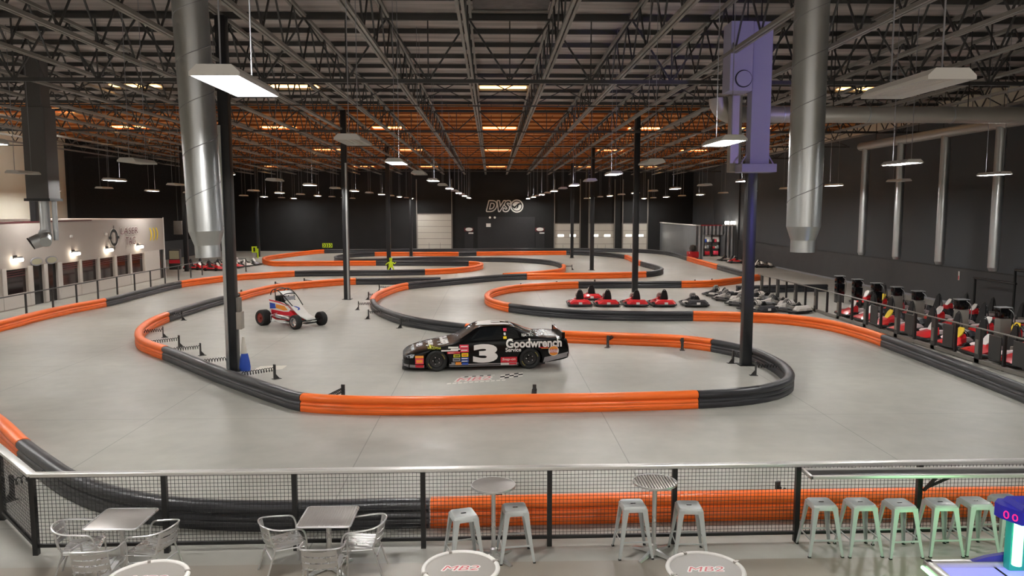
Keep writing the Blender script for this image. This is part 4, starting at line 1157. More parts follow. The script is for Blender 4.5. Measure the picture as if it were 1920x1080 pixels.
lg = bpy.data.lights.new('air_hockey_glow', 'AREA'); lg.shape = 'RECTANGLE'; lg.size = 1.6; lg.size_y = .25; lg.energy = 13; lg.color = (.35, 1.0, .40)
o = bpy.data.objects.new('air_hockey_glow', lg); COL.objects.link(o); o.location = (6.5, 8.5, .66); o.rotation_euler = (Vector((6.0, 10.6, .35))-Vector((6.5, 8.5, .66))).to_track_quat('-Z', 'Y').to_euler()
o.parent = None
# ------------------------------------------------------------------ black stock race car (x forward, y toward its own left)
LC = 5.0
def X(s): return LC/2-s                          # s = distance behind the nose
t = thing('race_car', 'black stock race car with a big white 3 on its door', 'car', (0, 0, 0))
pf, pr_ = at(822, 697), at(990, 692)
hd = (pf-pr_).normalized(); rz = math.atan2(hd.y, hd.x)
lft = Vector((-hd.y, hd.x, 0))
mid = (pf+pr_)/2-lft*.90
t.rotation_euler.z = rz; off = Matrix.Rotation(rz, 3, 'Z') @ Vector(((X(.98)+X(3.78))/2, 0, 0)); t.location = mid-off
#      s    zb   wb   (shoulder w,z)  (top w,z)  crown
ST = [(0.0, .13, .50, .56, .34, .44, .42, .43), (.06, .11, .64, .70, .42, .54, .48, .49), (.18, .10, .80, .84, .49, .62, .55, .56), (.40, .10, .90, .92, .57, .70, .62, .64), (.65, .11, .92, .935, .64, .74, .675, .69), (.95, .12, .93, .94, .70, .76, .73, .745),
      (1.25, .12, .935, .945, .76, .77, .785, .80), (1.50, .12, .94, .95, .81, .76, .835, .85), (1.66, .12, .94, .95, .84, .745, .90, .915), (1.9, .12, .945, .95, .87, .69, 1.05, 1.07), (2.15, .12, .945, .95, .885, .625, 1.215, 1.235),
      (2.32, .12, .945, .95, .89, .60, 1.275, 1.30), (2.7, .12, .945, .95, .895, .595, 1.30, 1.325), (3.05, .12, .945, .95, .90, .595, 1.295, 1.32), (3.32, .12, .945, .95, .905, .60, 1.255, 1.28), (3.6, .13, .945, .95, .915, .625, 1.15, 1.17),
      (3.85, .14, .94, .95, .925, .67, 1.045, 1.065), (4.08, .16, .94, .948, .93, .745, .965, .985), (4.4, .20, .935, .942, .93, .78, .95, .965), (4.7, .24, .92, .93, .915, .78, .945, .955), (4.86, .27, .89, .905, .86, .77, .93, .94), (4.96, .30, .86, .88, .66, .74, .84, .85), (5.0, .34, .80, .83, .58, .70, .70, .71)]
def ringof(s, zb, wb, ws, zs, wt, zt, zc):
    x = X(s)
    h = [(0, zb), (wb*.6, zb), (wb*.97, zb+.01), (wb, zb+.05), ((wb+ws)/2+.012, zb+(zs-zb)*.35), (ws+.008, zb+(zs-zb)*.7), (ws, zs-.05), (ws-.015, zs-.012), (ws-.05, zs+.004),
         (ws+(wt-ws)*.35, zs+(zt-zs)*.32), (ws+(wt-ws)*.7, zs+(zt-zs)*.70), (wt+.015, zt-.035 if zt-zs > .1 else zt-.008), (wt-.03, zt), (wt*.7, zt+(zc-zt)*.6), (wt*.35, zt+(zc-zt)*.92), (0, zc)]
    L = [Vector((x, y, z)) for y, z in h]; Rr = [Vector((x, -y, z)) for y, z in reversed(h[1:-1])]
    return L+Rr
sts = []
for a, b in zip(ST, ST[1:]):
    n = max(1, int((b[0]-a[0])/.08))
    for k in range(n): sts.append(tuple(p+(q-p)*k/n for p, q in zip(a, b)))
sts.append(ST[-1])
m = MB(); m.loft([ringof(*q) for q in sts])
body = m.build('body', 'carblack', None, 28)
full_bvh = BVHTree.FromObject(body, bpy.context.evaluated_depsgraph_get())
# wheel arches cut out
cm = MB()
for s in (.98, 3.78):
    for sd in (-1, 1): cm.cyl((X(s), sd*.62, .31), (X(s), sd*1.2, .31), .375, 40)
cut = cm.build('arch_cutter', 'carblack')
bo = body.modifiers.new('b', 'BOOLEAN'); bo.object = cut; bo.operation = 'DIFFERENCE'; bo.solver = 'EXACT'
bpy.context.view_layer.update()
me = bpy.data.meshes.new_from_object(body.evaluated_get(bpy.context.evaluated_depsgraph_get()))
body.modifiers.clear(); body.data = me; me.name = 'body'; bpy.data.objects.remove(cut)
body.parent = t
def side(b, off=.006, sd=1, step=.07):
    """(s, z) artwork pressed on the car's side"""
    grid_cut(b, step)
    def f(u, v, w):
        hit = full_bvh.ray_cast(Vector((X(u), sd*3, v)), Vector((0, -sd, 0)))
        p, n = (hit[0], hit[1]) if hit[0] else (Vector((X(u), sd*.94, v)), Vector((0, sd, 0)))
        return p+n*off if n.y*sd > 0 else p-n*off
    return mapped(b, f)
def top(b, off=.006, step=.07):
    grid_cut(b, step)
    def f(u, v, w):
        hit = full_bvh.ray_cast(Vector((X(u), v, 3)), Vector((0, 0, -1)))
        p, n = (hit[0], hit[1]) if hit[0] else (Vector((X(u), v, 1)), Vector((0, 0, 1)))
        return p+n*off if n.z > 0 else p-n*off
    return mapped(b, f)
def shifted(b, du, dv):
    for v in b.verts: v.co.x += du; v.co.y += dv
    return b
for sd, nmx in ((1, ''), (-1, '')):
    side(poly_bm([[(1.95, .905), (2.30, 1.20), (2.42, 1.235), (2.96, 1.255), (2.98, .93), (2.6, .905)]]), .005, sd).build('side_window', 'glass', body)
    side(poly_bm([[(3.07, .93), (3.06, 1.22), (3.12, 1.245), (3.28, 1.225), (3.42, 1.11), (3.47, .945)]]), .005, sd).build('quarter_window', 'glass', body)
    side(poly_bm([[(1.36, .125), (1.36, .23), (3.42, .215), (3.42, .13)]]), .007, sd).build('rocker_stripe', 'carsilver', body)
    side(poly_bm([[(.03, .145), (.02, .23), (.62, .215), (.62, .13)]]), .007, sd).build('nose_stripe', 'carsilver', body)
    side(poly_bm([[(4.18, .20), (4.22, .36), (4.95, .50), (4.99, .36)]]), .007, sd).build('tail_stripe', 'carsilver', body)
    side(poly_bm([[(.14, .42), (.13, .47), (.24, .52), (.34, .53), (.30, .43)]]), .007, sd).build('headlamp_decal', 'greyv', body)
top(poly_bm([[(1.72, -.70), (1.72, .70), (2.27, .575), (2.27, -.575)]]), .006).build('windshield', 'windshield', body)
top(poly_bm([[(3.36, -.56), (3.36, .56), (4.02, .68), (4.02, -.68)]]), .006).build('rear_window', 'windshield', body)
# artwork on the visible left side and the roof / bonnet
side(shifted(text_h('3', .56, .74, .0, .055), 2.43, .525), .009).build('door_number', 'carwhite', body)
side(shifted(text_h('Goodwrench', .265, 1.70, 0, .035), 3.90, .80), .009).build('quarter_lettering', 'carwhite', body)
side(shifted(text_h('Service', .125, .47, 0, .025), 3.27, .615), .009).build('quarter_lettering', 'carwhite', body)
side(shifted(text_h('GOODYEAR', .05, .38, .2, .0), .92, .70), .009).build('fender_lettering', 'greenv', body)
side(shifted(text_h('REALTREE', .07, .36, .1, .0), 3.72, 1.02), .009).build('pillar_lettering', 'carwhite', body)
def patch(nm, colr, u0, u1, v0, v1, off=.009): side(poly_bm([[(u0, v0), (u1, v0), (u1, v1), (u0, v1)]]), off).build(nm, colr, body)
patch('sponsor_decal', 'redv', 2.89, 3.38, .235, .40); side(shifted(text_h('Snap-on', .10, .40, .15, .012), 3.135, .325), .012).build('decal_lettering', 'carwhite', body)
patch('sponsor_decal', 'carwhite', 2.89, 3.38, .165, .225); patch('sponsor_decal', 'redv', 3.14, 3.37, .17, .22, .012)
for (u0, u1, v0, v1, c) in [(1.66, 1.93, .70, .80, 'pink'), (1.33, 1.63, .70, .75, 'carwhite'), (1.12, 1.62, .615, .655, 'carwhite'), (1.30, 1.68, .54, .60, 'redv'), (1.33, 1.66, .555, .575, 'carwhite'), (1.69, 1.93, .58, .69, 'pink'), (1.40, 1.68, .655, .69, 'carwhite'),
                            (1.48, 1.68, .43, .52, 'greenv'), (1.72, 1.92, .44, .55, 'yellow'), (1.46, 1.68, .31, .41, 'greyv'), (1.70, 1.93, .36, .42, 'blue'), (1.70, 1.93, .28, .34, 'blue'), (1.54, 1.71, .20, .285, 'orangev'), (1.42, 1.52, .20, .28, 'greyv'), (1.73, 1.92, .20, .26, 'blue'),
                            (.36, .60, .43, .50, 'orangev'), (.36, .60, .25, .42, 'pink'), (.39, .57, .29, .38, 'orangev'), (.36, .60, .15, .22, 'redv'),
                            (3.0, 3.10, 1.14, 1.22, 'pink'), (2.98, 3.08, .93, 1.0, 'yellow'), (3.0, 3.06, 1.03, 1.10, 'carwhite')]:
    patch('sponsor_decal', c, u0, u1, v0, v1, .010 if c != 'orangev' else .013)
for (u, v, wd, c) in ((1.8, .635, .18, 'carwhite'), (1.8, .75, .2, 'carwhite'), (1.58, .475, .15, 'blackwall'), (1.82, .495, .15, 'redv'), (1.81, .39, .17, 'carwhite'), (1.81, .31, .17, 'carwhite'), (1.57, .36, .16, 'blackwall')):
    patch('decal_stripe', c, u-wd/2, u+wd/2, v-.014, v+.014, .014)
# burger emblem
bu = 4.50; bv = .55
side(poly_bm([ellipse(bu, bv, .16, .155)]), .009).build('emblem_disc', 'carwhite', body)
side(poly_bm([ellipse(bu, bv+.045, .135, .095, 16, 0, PI*1.07)]), .012).build('emblem_bun', 'orangev', body)
side(poly_bm([ellipse(bu, bv-.055, .13, .085, 16, PI, 2*PI*1.03)]), .012).build('emblem_bun', 'orangev', body)
side(shifted(text_h('BURGER', .06, .25, 0, .012), bu, bv+.035), .015).build('emblem_lettering', 'redv', body)
side(shifted(text_h('KING', .065, .20, 0, .012), bu, bv-.04), .015).build('emblem_lettering', 'redv', body)
patch('fender_stripe', 'redv', 4.06, 4.32, .655, .675); patch('fender_stripe', 'orangev', 4.12, 4.36, .625, .64)
# roof 3 (reads from the car's left side), bonnet and boot lettering
def rot(b, a, du, dv):
    c, s_ = math.cos(a), math.sin(a)
    for v in b.verts: v.co.x, v.co.y = v.co.x*c-v.co.y*s_+du, v.co.x*s_+v.co.y*c+dv
    return b
top(rot(text_h('3', .92, 1.02, 0, .06), PI, 2.72, .0), .009).build('roof_number', 'carwhite', body)
b = rot(text_h('Goodwrench', .34, 1.35, 0, .05), PI/2, 1.20, 0)
for v in b.verts: v.co.y *= -1
top(b, .009).build('bonnet_lettering', 'carwhite', body)
b = rot(text_h('Service', .22, .85, 0, .04), PI/2, .80, 0)
for v in b.verts: v.co.y *= -1
top(b, .009).build('bonnet_lettering', 'carwhite', body)
b = rot(text_h('GM', .2, .45, 0, .04), PI/2, .50, 0)
for v in b.verts: v.co.y *= -1
top(b, .009).build('bonnet_lettering', 'carwhite', body)
b = rot(text_h('Goodwrench', .2, 1.1, 0, .03), -PI/2, 4.40, 0)
for v in b.verts: v.co.y *= -1
top(b, .009).build('boot_lettering', 'carwhite', body)
# spoiler, grille, wheels
m = MB(); m.box(X(4.84), X(4.80), -.78, .78, .92, 1.07); m.box(X(4.88), X(4.78), .76, .79, .90, 1.08); m.box(X(4.88), X(4.78), -.79, -.76, .90, 1.08); m.build('spoiler', 'carblack', t, 0)
MB().rbox(X(.22), X(-.03), -.62, .62, .055, .115, .02).build('front_splitter', 'blacksteel', t)
MB().rbox(X(.05), X(.005), -.40, .40, .20, .30, .01).build('grille', 'screen', t)
MB().box(X(4.3), X(.5), -.60, .60, .09, .13).build('underbody', 'blacksteel', t, 0)
def car_wheel(x, sd):
    m = MB(); y = sd*.93
    Mx = Matrix.Translation((x, y, .325)) @ Matrix.Rotation(-sd*PI/2, 4, 'X')
    m.lathe([(.205, -.26), (.27, -.27), (.312, -.25), (.325, -.20), (.325, -.06), (.312, -.012), (.275, .008), (.215, -.005), (.20, -.03)], 40, Mx, cap=False)
    w_ = m.build('wheel', 'rubber', t)
    m = MB(); m.lathe([(.208, -.01), (.20, -.02), (.19, -.07), (.08, -.09), (.05, -.03), (.0, -.03)], 30, Mx, cap=False)
    m.build('rim', 'blacksteel', w_)
    m = MB()
    for k in range(5):
        a = 2*PI*k/5; m.lathe([(.014, -.085), (.014, -.03), (.0, -.03)], 8, Mx @ Matrix.Translation((.1*math.cos(a), .1*math.sin(a), 0)), cap=False)
    m.build('lug_nut', 'alu', w_)
    b = MB(); 
    for a0 in (.3, 3.4):
        for k in range(7):
            a = a0+k*.1; Mk = Mx @ Matrix.Rotation(a, 4, 'Z') @ Matrix.Translation((.25, 0, .006))
            b.box(-.012, .012, -.006, .006, -.004, .004, Mk)
    b.build('tyre_lettering', 'tyreink', w_, 0)
for s in (.98, 3.78):
    for sd in (1, -1): car_wheel(X(s), sd)
# painted floor logo in front of the car
L0, L1 = at(852, 713), at(962, 706)
fx = (L1-L0).normalized(); fy = Vector((-fx.y, fx.x, 0)); W = (L1-L0).length; cpt = (L0+L1)/2
t = thing('floor_decal', 'red and white logo with a checkered flag painted on the floor before the race car', 'floor decal', (cpt.x, cpt.y, .004), math.atan2(fx.y, fx.x))
fl_ = lambda dz: (lambda u, v, w: Vector((u, v, dz+w)))
mapped(shifted(outline_bm('MB2', .36, .98, .5, .05, .0001), -.28, .0), fl_(.0)).build('logo_outline', 'floorwhite', t, 0)
mapped(shifted(text_h('MB2', .36, .98, .5, .0), -.28, .0), fl_(.002)).build('logo_print', 'floorred', t, 0)
sqs = []; blk = []
for i in range(5):
    for j in range(3):
        x0 = .36+.13*i+.05*j; y0 = -.2+.15*j
        q = [(x0, y0+.03*i), (x0+.13, y0+.03*i+.03), (x0+.18, y0+.18+.03*i), (x0+.05, y0+.15+.03*i)]
        (blk if (i+j) % 2 else sqs).append(q)
for i in range(9): (blk if i % 2 else sqs).append([(-.55+.1*i, .26), (-.45+.1*i, .26), (-.43+.1*i, .33), (-.53+.1*i, .33)])
mapped(poly_bm(sqs), fl_(.001)).build('checker_print', 'floorwhite', t, 0); mapped(poly_bm(blk), fl_(.001)).build('checker_print', 'blackwall', t, 0)
mapped(poly_bm([[(-1.05+.14*i, -.40), (-.95+.14*i, -.40), (-.91+.14*i, -.29), (-1.01+.14*i, -.29)] for i in range(11)]), fl_(.001)).build('white_underline', 'floorwhite', t, 0)
p = at(507, 690)
t.scale = (1.12, 1.12, 1)
p = at(507, 690)
t = thing('floor_paper', 'crumpled off-white sheet lying on the floor by the tall near column', 'paper', (p.x, p.y, 0), .1)
m = MB(); n = 14; vs = {}
for i in range(n+1):
    for j in range(n+1):
        u = -.42+.84*i/n; v = -.33+.66*j/n
        if abs(u)+abs(v)*.7 > .47 and i % 3 == 0: u *= .9
        vs[i, j] = m.bm.verts.new((u+.1*v, v*(1-.35*abs(u)), .004+.05*max(0, 1-abs(u+.15)/.25)*max(0, 1-abs(v-.05)/.2)+.008*random.random()))
for i in range(n):
    for j in range(n): m.bm.faces.new((vs[i, j], vs[i+1, j], vs[i+1, j+1], vs[i, j+1]))
m.build('sheet', 'cloth', t, 20)
cx, cy = -7.72, 22.85
t = thing('electrical_box', 'grey electrical boxes fixed on the side of the near column', 'electrical box', (cx+.152, cy, 1.15))
MB().rbox(.0, .16, -.14, .14, .1, .62, .015).build('lower_box', 'beigecab', t); MB().rbox(.0, .12, -.1, .1, .62, 1.05, .015).build('upper_box', 'greycab', t)
t = thing('hanging_flag', 'blue and white cloth leaning at the foot of the near column', 'cloth', (cx+.33, cy-.08, 0))
m = MB(); m.loft([[Vector((.02+r*math.cos(a), .7*r*math.sin(a), z)) for a in [2*PI*k/10 for k in range(10)]] for z, r in ((0, .16), (.12, .17), (.3, .15), (.52, .10))]); m.build('blue_cloth', 'blue', t)
m = MB(); m.loft([[Vector((.0+r*math.cos(a), .7*r*math.sin(a), z)) for a in [2*PI*k/10 for k in range(10)]] for z, r in ((.52, .10), (.7, .08), (1.02, .035))]); m.build('white_cloth', 'cloth', t)

# ------------------------------------------------------------------ open-wheel sprint car
fr_, ff_, rr_ = at(551, 618), at(612, 610), at(494, 610)
hd = (fr_-rr_).normalized(); rz = math.atan2(hd.y, hd.x)
WB = 1.95
t = thing('sprint_car', 'red, white and blue open-wheel sprint car with a black roll cage', 'race car', (0, 0, 0), rz)
left = Vector((-hd.y, hd.x, 0)); cpt = (fr_+rr_)/2+left*.72; t.location = cpt
def wheel(x, y, r, wd, sd, disc, tname='wheel'):
    Mx = Matrix.Translation((x, y, r)) @ Matrix.Rotation(-sd*PI/2, 4, 'X')
    ri = r*.60
    m = MB(); m.lathe([(ri, -wd/2), (r*.9, -wd/2), (r, -wd*.36), (r, wd*.36), (r*.9, wd/2), (ri, wd/2)], 36, Mx, cap=False); wh = m.build('wheel', 'rubber', t)
    if disc: MB().lathe([(ri, wd*.45), (ri*.9, wd*.38), (.07, wd*.40), (.06, wd*.62), (0, wd*.62)], 28, Mx, cap=False).build('wheel_cover', 'rustred', wh)
    else:
        MB().lathe([(ri+.01, wd/2+.004), (ri-.01, wd/2), (ri-.02, wd*.1), (ri*.45, 0), (.05, wd*.15), (0, wd*.15)], 28, Mx, cap=False).build('rim', 'wheelchrome', wh)
    MB().lathe([(ri-.002, -wd*.44), (0, -wd*.44)], 28, Mx, cap=False).build('inner_rim', 'blacksteel', wh)
XR, XF = -WB/2, WB/2
wheel(XR, -.70, .33, .38, -1, True); wheel(XR, .66, .33, .38, 1, True)
wheel(XF, -.62, .29, .24, -1, False); wheel(XF+.0, .68, .29, .24, 1, False)
def slab(poly, y0, y1, nm, m, r=0): return MB().prism(poly, lambda u, v: Vector((u, y0, v)), lambda u, v: Vector((u, y1, v))).build(nm, m, t, 25)
# lower red hull, side panels, white wedge hood, tail
slab([(-.95, .30), (-.95, .62), (-.45, .78), (.32, .64), (.62, .42), (.62, .26), (-.7, .22)], -.32, .32, 'hull', 'red')
slab([(-1.02, .55), (-1.06, 1.22), (-.80, 1.26), (-.62, 1.02), (-.10, .97), (.30, .72), (.10, .52), (-.6, .56)], -.345, -.325, 'side_panel', 'white')
slab([(-1.02, .55), (-1.06, 1.22), (-.80, 1.26), (-.62, 1.02), (-.10, .97), (.30, .72), (.10, .52), (-.6, .56)], .325, .345, 'side_panel', 'white')
slab([(-1.0, .66), (-1.02, .92), (-.66, .90), (-.62, .70)], -.352, -.346, 'side_stripe', 'blue')
slab([(-.62, .72), (-.60, .88), (-.05, .84), (.16, .68), (-.1, .64)], -.352, -.346, 'side_stripe', 'orangev')
slab([(-.92, .52), (-.92, .64), (-.1, .60), (.22, .62), (.40, .60), (.56, .42), (.1, .40)], -.354, -.346, 'side_stripe', 'redv')
slab([(-1.04, 1.0), (-1.05, 1.05), (-.3, .98), (.1, .88), (.12, .85), (-.3, .93)], -.353, -.346, 'side_stripe', 'redv')
slab([(-.98, 1.16), (-1.10, 1.14), (-1.12, .50), (-.95, .45)], -.30, .30, 'tail_tank', 'white')
m = MB()
hp = [(-.10, 1.02, .27), (.18, .89, .27), (.55, .64, .26), (.72, .53, .25), (.75, .50, .27), (1.12, .40, .24), (1.16, .37, .23)]
m.loft([[Vector((x, -w_, z-.04)), Vector((x, -w_, z)), Vector((x, -w_*.5, z+.03)), Vector((x, w_*.5, z+.03)), Vector((x, w_, z)), Vector((x, w_, z-.04))] for x, z, w_ in hp]); m.build('hood', 'white', t, 30)
m = MB(); m.prism([(.46, -.12), (.60, -.03), (.70, -.10), (.66, .0), (.58, .02), (.50, -.04)], lambda u, v: Vector((u-.16, v*1.6, .925-.676*(u-.34))), lambda u, v: Vector((u-.16, v*1.6, .932-.676*(u-.34)))); m.build('hood_mark', 'blue', t, 0)
m = MB(); m.loft([[Vector((x, -w_, z)), Vector((x, w_, z)), Vector((x, w_, z+.015)), Vector((x, -w_, z+.015))] for x, z, w_ in ((-.50, 1.40, .33), (-.16, 1.25, .33))]); m.build('visor_panel', 'white', t, 0)
m = MB(); m.loft([[Vector((x, -w_, z)), Vector((x, w_, z)), Vector((x+.01, w_, z)), Vector((x+.01, -w_, z))] for x, z, w_ in ((-.14, 1.06, .26), (-.17, 1.2, .3))]); m.build('wind_screen', 'greyv', t, 0)
cg = MB(); R = .02
for s in (-1, 1):
    cg.tube(catmull([(-.95, s*.30, .9), (-.97, s*.32, 1.25), (-.80, s*.33, 1.46), (-.50, s*.33, 1.45), (-.16, s*.32, 1.27), (.35, s*.26, .86)], False, .06)[0], R, 8)
    cg.tube([(-.62, s*.33, 1.0), (-.66, s*.33, 1.46)], R, 8); cg.tube([(-.22, s*.33, .98), (-.30, s*.33, 1.34)], R*.8, 8)
for x, z in ((-.80, 1.46), (-.50, 1.45), (-.16, 1.27)): cg.tube(catmull([(x, -.33, z), (x, -.15, z+.05), (x, .15, z+.05), (x, .33, z)], False, .05)[0], R, 8)
cg.build('roll_cage', 'blacksteel', t)
MB().rbox(-.85, -.62, -.2, .2, .7, 1.22, .06).build('seat', 'blacksteel', t)
pts = [(-.33+.04*math.cos(a), -.0+.16*math.cos(a)*0+.16*math.sin(a), 1.03+.15*math.cos(a)) for a in [2*PI*k/20 for k in range(20)]]
MB().tube(pts, .016, 6, closed=True).build('steering_wheel', 'blacksteel', t)
fb = MB(); z0, z1 = .24, .46
for s in (-1, 1):
    fb.tube([(XR+.45, s*.36, .50), (XR+.42, s*.66, .46), (XR+.42, s*.66, .22), (XF-.42, s*.58, .20), (XF-.45, s*.36, .24)], .018, 8)
    fb.tube([(XR+.42, s*.66, .46), (XR+.9, s*.36, .30)], .014, 8)
fb.build('nerf_bar', 'alu', t)
ax = MB(); ax.cyl((XR, -.70, .33), (XR, .66, .33), .035, 12); ax.cyl((XF, -.6, .29), (XF, .66, .29), .03, 12)
for s in (-1, 1):
    ax.tube([(XF, s*.45, .29), (XF-.9, s*.33, .34)], .014, 6); ax.tube([(XF-.02, s*.3, .34), (XF-.35, s*.3, .48)], .02, 6)
ax.build('axle', 'blacksteel', t)
MB().rbox(-.55, .30, -.44, -.33, .30, .46, .03).build('engine', 'silverbox', t)
MB().tube([(-.5, -.45, .44), (.1, -.46, .42), (.35, -.44, .36)], .04, 10).build('exhaust', 'alu', t)
MB().rbox(.95, 1.22, -.26, .26, .18, .22, .02).build('front_bumper', 'blacksteel', t)
MB().tube([(1.0, -.2, .26), (1.25, -.2, .28), (1.25, .2, .28), (1.0, .2, .26)], .018, 8).build('front_bumper_bar', 'alu', t)
# ------------------------------------------------------------------ go-karts
def make_kart(name, bodym, podm, platem, seat_h, label, cat='go-kart', rearm=None):
    t = thing('go_kart', label, cat, (0, 0, 0))
    m = MB(); m.rbox(-.86, .80, -.36, .36, .05, .09, .015, 1); m.build('chassis', 'blacksteel', t)
    pts = []
    for cx, cy, a0 in ((1, 1, 0), (-1, 1, 90), (-1, -1, 180), (1, -1, 270)):
        for k in range(6):
            a = math.radians(a0+18*k); pts.append((cx*.74+.24*math.cos(a), cy*.42+.24*math.sin(a), .13))
    MB().tube(pts, .055, 8, closed=True).build('bumper_ring', 'blacksteel', t)
    m = MB(); m.loft([[Vector((x, y, z)) for y, z in ((-w_, z0), (w_, z0), (w_, z0+(z1-z0)*.6), (w_*.6, z1), (-w_*.6, z1), (-w_, z0+(z1-z0)*.6))] for x, w_, z0, z1 in ((.22, .16, .22, .50), (.45, .20, .16, .44), (.62, .46, .11, .32), (.82, .55, .10, .27), (1.0, .48, .11, .20))]); m.build('nose_cowl', bodym, t, 30)
    for s in (-1, 1):
        m = MB(); m.loft([[Vector((x, s*y, z)) for y, z in ((.40, .1), (y1, .1), (y1, z1*.75), (y1-.06, z1), (.40, z1))] for x, y1, z1 in ((-.48, .56, .2), (-.35, .66, .29), (.2, .66, .27), (.38, .56, .17))]); m.build('side_pod', podm, t, 30)
    m = MB(); m.loft([[Vector((x, y, z)) for y, z in ((-w_, .13), (w_, .13), (w_+.02, z1*.6), (w_*.75, z1), (-w_*.75, z1), (-w_-.02, z1*.6))] for x, w_, z1 in ((-.62, .50, .32), (-.74, .58, .43), (-.90, .58, .40), (-1.0, .50, .30))]); m.build('rear_cowl', rearm or bodym, t, 30)
    m = MB(); m.loft([[Vector((x-y*y*.0, y, z)) for y, z in ((-w_, z0), (w_, z0), (w_, z0+.05), (-w_, z0+.05))] for x, w_, z0 in ((.18, .17, .16), (-.1, .2, .13), (-.34, .2, .15))])
    H = seat_h
    m.loft([[Vector((x0, -w_, z)), Vector((x0, w_, z)), Vector((x0-.07, w_, z)), Vector((x0-.07, -w_, z))] for x0, w_, z in ((-.32, .21, .14), (-.40, .22, .40), (-.46, .17, H*.72), (-.50, .10, H), (-.505, .05, H+.03))]); m.build('seat', 'rubber', t, 30)
    hp = [(-.58, -.20, .3), (-.58, -.19, H*.62), (-.56, -.12, H*.96), (-.56, 0, H+.09), (-.56, .12, H*.96), (-.58, .19, H*.62), (-.58, .20, .3)]
    MB().tube(catmull(hp, False, .08)[0], .022, 6).build('roll_hoop', 'blacksteel', t)
    m = MB(); M = Matrix.Translation((.16, 0, .52)) @ Matrix.Rotation(-.9, 4, 'Y')
    m.tube([M @ Vector((.15*math.cos(a), .15*math.sin(a), 0)) for a in [2*PI*k/16 for k in range(16)]], .018, 6, closed=True); m.bar(M @ Vector((-.14, 0, 0)), M @ Vector((.14, 0, 0)), .02); m.bar((.17, 0, .52), (.45, 0, .2), .025); m.build('steering_wheel', 'blacksteel', t)
    m = MB(); m.loft([[Vector((x, -w_, z)), Vector((x, w_, z)), Vector((x+.03, w_, z+.01)), Vector((x+.03, -w_, z+.01))] for x, w_, z in ((.50, .12, .36), (.40, .18, .50), (.33, .18, .62), (.27, .11, .72))]); m.build('number_panel', platem, t, 0)
    MB().box(-1.014, -1.0, -.1, .1, .17, .29).build('rear_plate', 'white', t, 0)
    MB().rbox(-.52, -.22, .22, .38, .10, .38, .03).build('engine', 'greycab', t)
    for x, y in ((-.52, .60), (-.52, -.60), (.50, .52), (.50, -.52)):
        MB().cyl((x, y-.06, .135), (x, y+.06, .135), .135, 16).build('wheel', 'rubber', t)
    MB().cyl((-.52, -.58, .135), (-.52, .58, .135), .02, 8).build('axle', 'blacksteel', t)
    t.scale = (.86, .86, .86)
    return t
tint = {}
KR = make_kart('go_kart', 'red', 'red', 'white', .90, 'x'); KP = make_kart('go_kart', 'red', 'pinkpod', 'white', .98, 'x', rearm='blackp'); KY = make_kart('go_kart', 'red', 'pinkpod', 'yellow', .98, 'x', rearm='blackp'); KB = make_kart('go_kart', 'blackp', 'offwhite', 'white', .55, 'x'); KW = make_kart('go_kart', 'offwhite', 'blackp', 'white', .50, 'x')
seen = set()
def kart(src, x, y, rz, label, group, sc=.86):
    o = kart_(src, x, y, rz, label, group); o.scale = (sc, sc, sc); return o
def kart_(src, x, y, rz, label, group):
    if src.name not in seen:
        seen.add(src.name); src['label'] = label; src['group'] = group; src.location = (x, y, 0); src.rotation_euler.z = rz; return src
    return dup(src, (x, y, 0), rz, label, group)
# five red karts and a black one inside the tongue, seen from behind
g = 'parked karts inside the barrier bay'
for i, (px, lab) in enumerate(((1090, 'red go-kart at the open end of the barrier bay, another close in front'), (1142, 'red go-kart standing second from the open end of the row'), (1196, 'red go-kart directly in front of the slim column'), (1248, 'red go-kart at the closed end of the red row'))):
    p = at(px, 577); kart(KR, p.x, 38.15-.05*i, PI/2+.03*(i-1), lab, g)
p = at(1104, 566); kart(KR, p.x+.25, 40.7, PI/2-.05, 'red go-kart ahead of the first one, half hidden behind it', g)
p = at(1310, 577); kart(KB, p.x, 37.9, PI/2, 'lone black go-kart with a low seat near the orange section', g)
# pit rows: front row with noses to the fence, rear row behind the chargers
gA = 'karts in the front pit row along the fence'; gB = 'karts in the rear pit row by the charcoal wall'
y = 19.7; i = 0
while y < 35.2:
    kart(KY if i in (1, 4, 7) else KP, 16.58, y, PI+.06*(-1)**i+.04, '%s go-kart in the front pit row, %s from the seats end' % ('yellow-plated red' if i in (1, 4, 7) else 'white-plated red', ORD[i]), gA, 1.0); y += 1.56; i += 1
y = 20.6; i = 0
while y < 38.2:
    kart(KY if i % 2 == 0 else KP, 19.25, y, PI+.05, '%s go-kart in the rear pit row, %s from the seats end' % ('yellow-plated red' if i % 2 == 0 else 'white-plated red', ORD[i]), gB, 1.0); y += 1.58; i += 1
y = 29.4; i = 0
while y < 36:
    kart(KP, 21.7, y, PI-.1, 'red go-kart against the charcoal wall, %s from the seats end' % ORD[i], 'karts against the charcoal wall'); y += 1.9; i += 1
# striped black karts packed at an angle at the end of the pit
n = 0
for r in range(4):
    for k in range(2):
        kart(KW if (k+r) % 3 else KB, 12.45+1.58*k+.06*(r % 2), 35.5+2.08*r-.10*k, 2.0+.05*((k*7+r*3) % 3-1), 'striped kart in the pit corner, %s row from the barrier, %s the fence' % (ORD[r], 'farther from' if k == 0 else 'next to'), 'striped karts packed at the pit corner'); n += 1
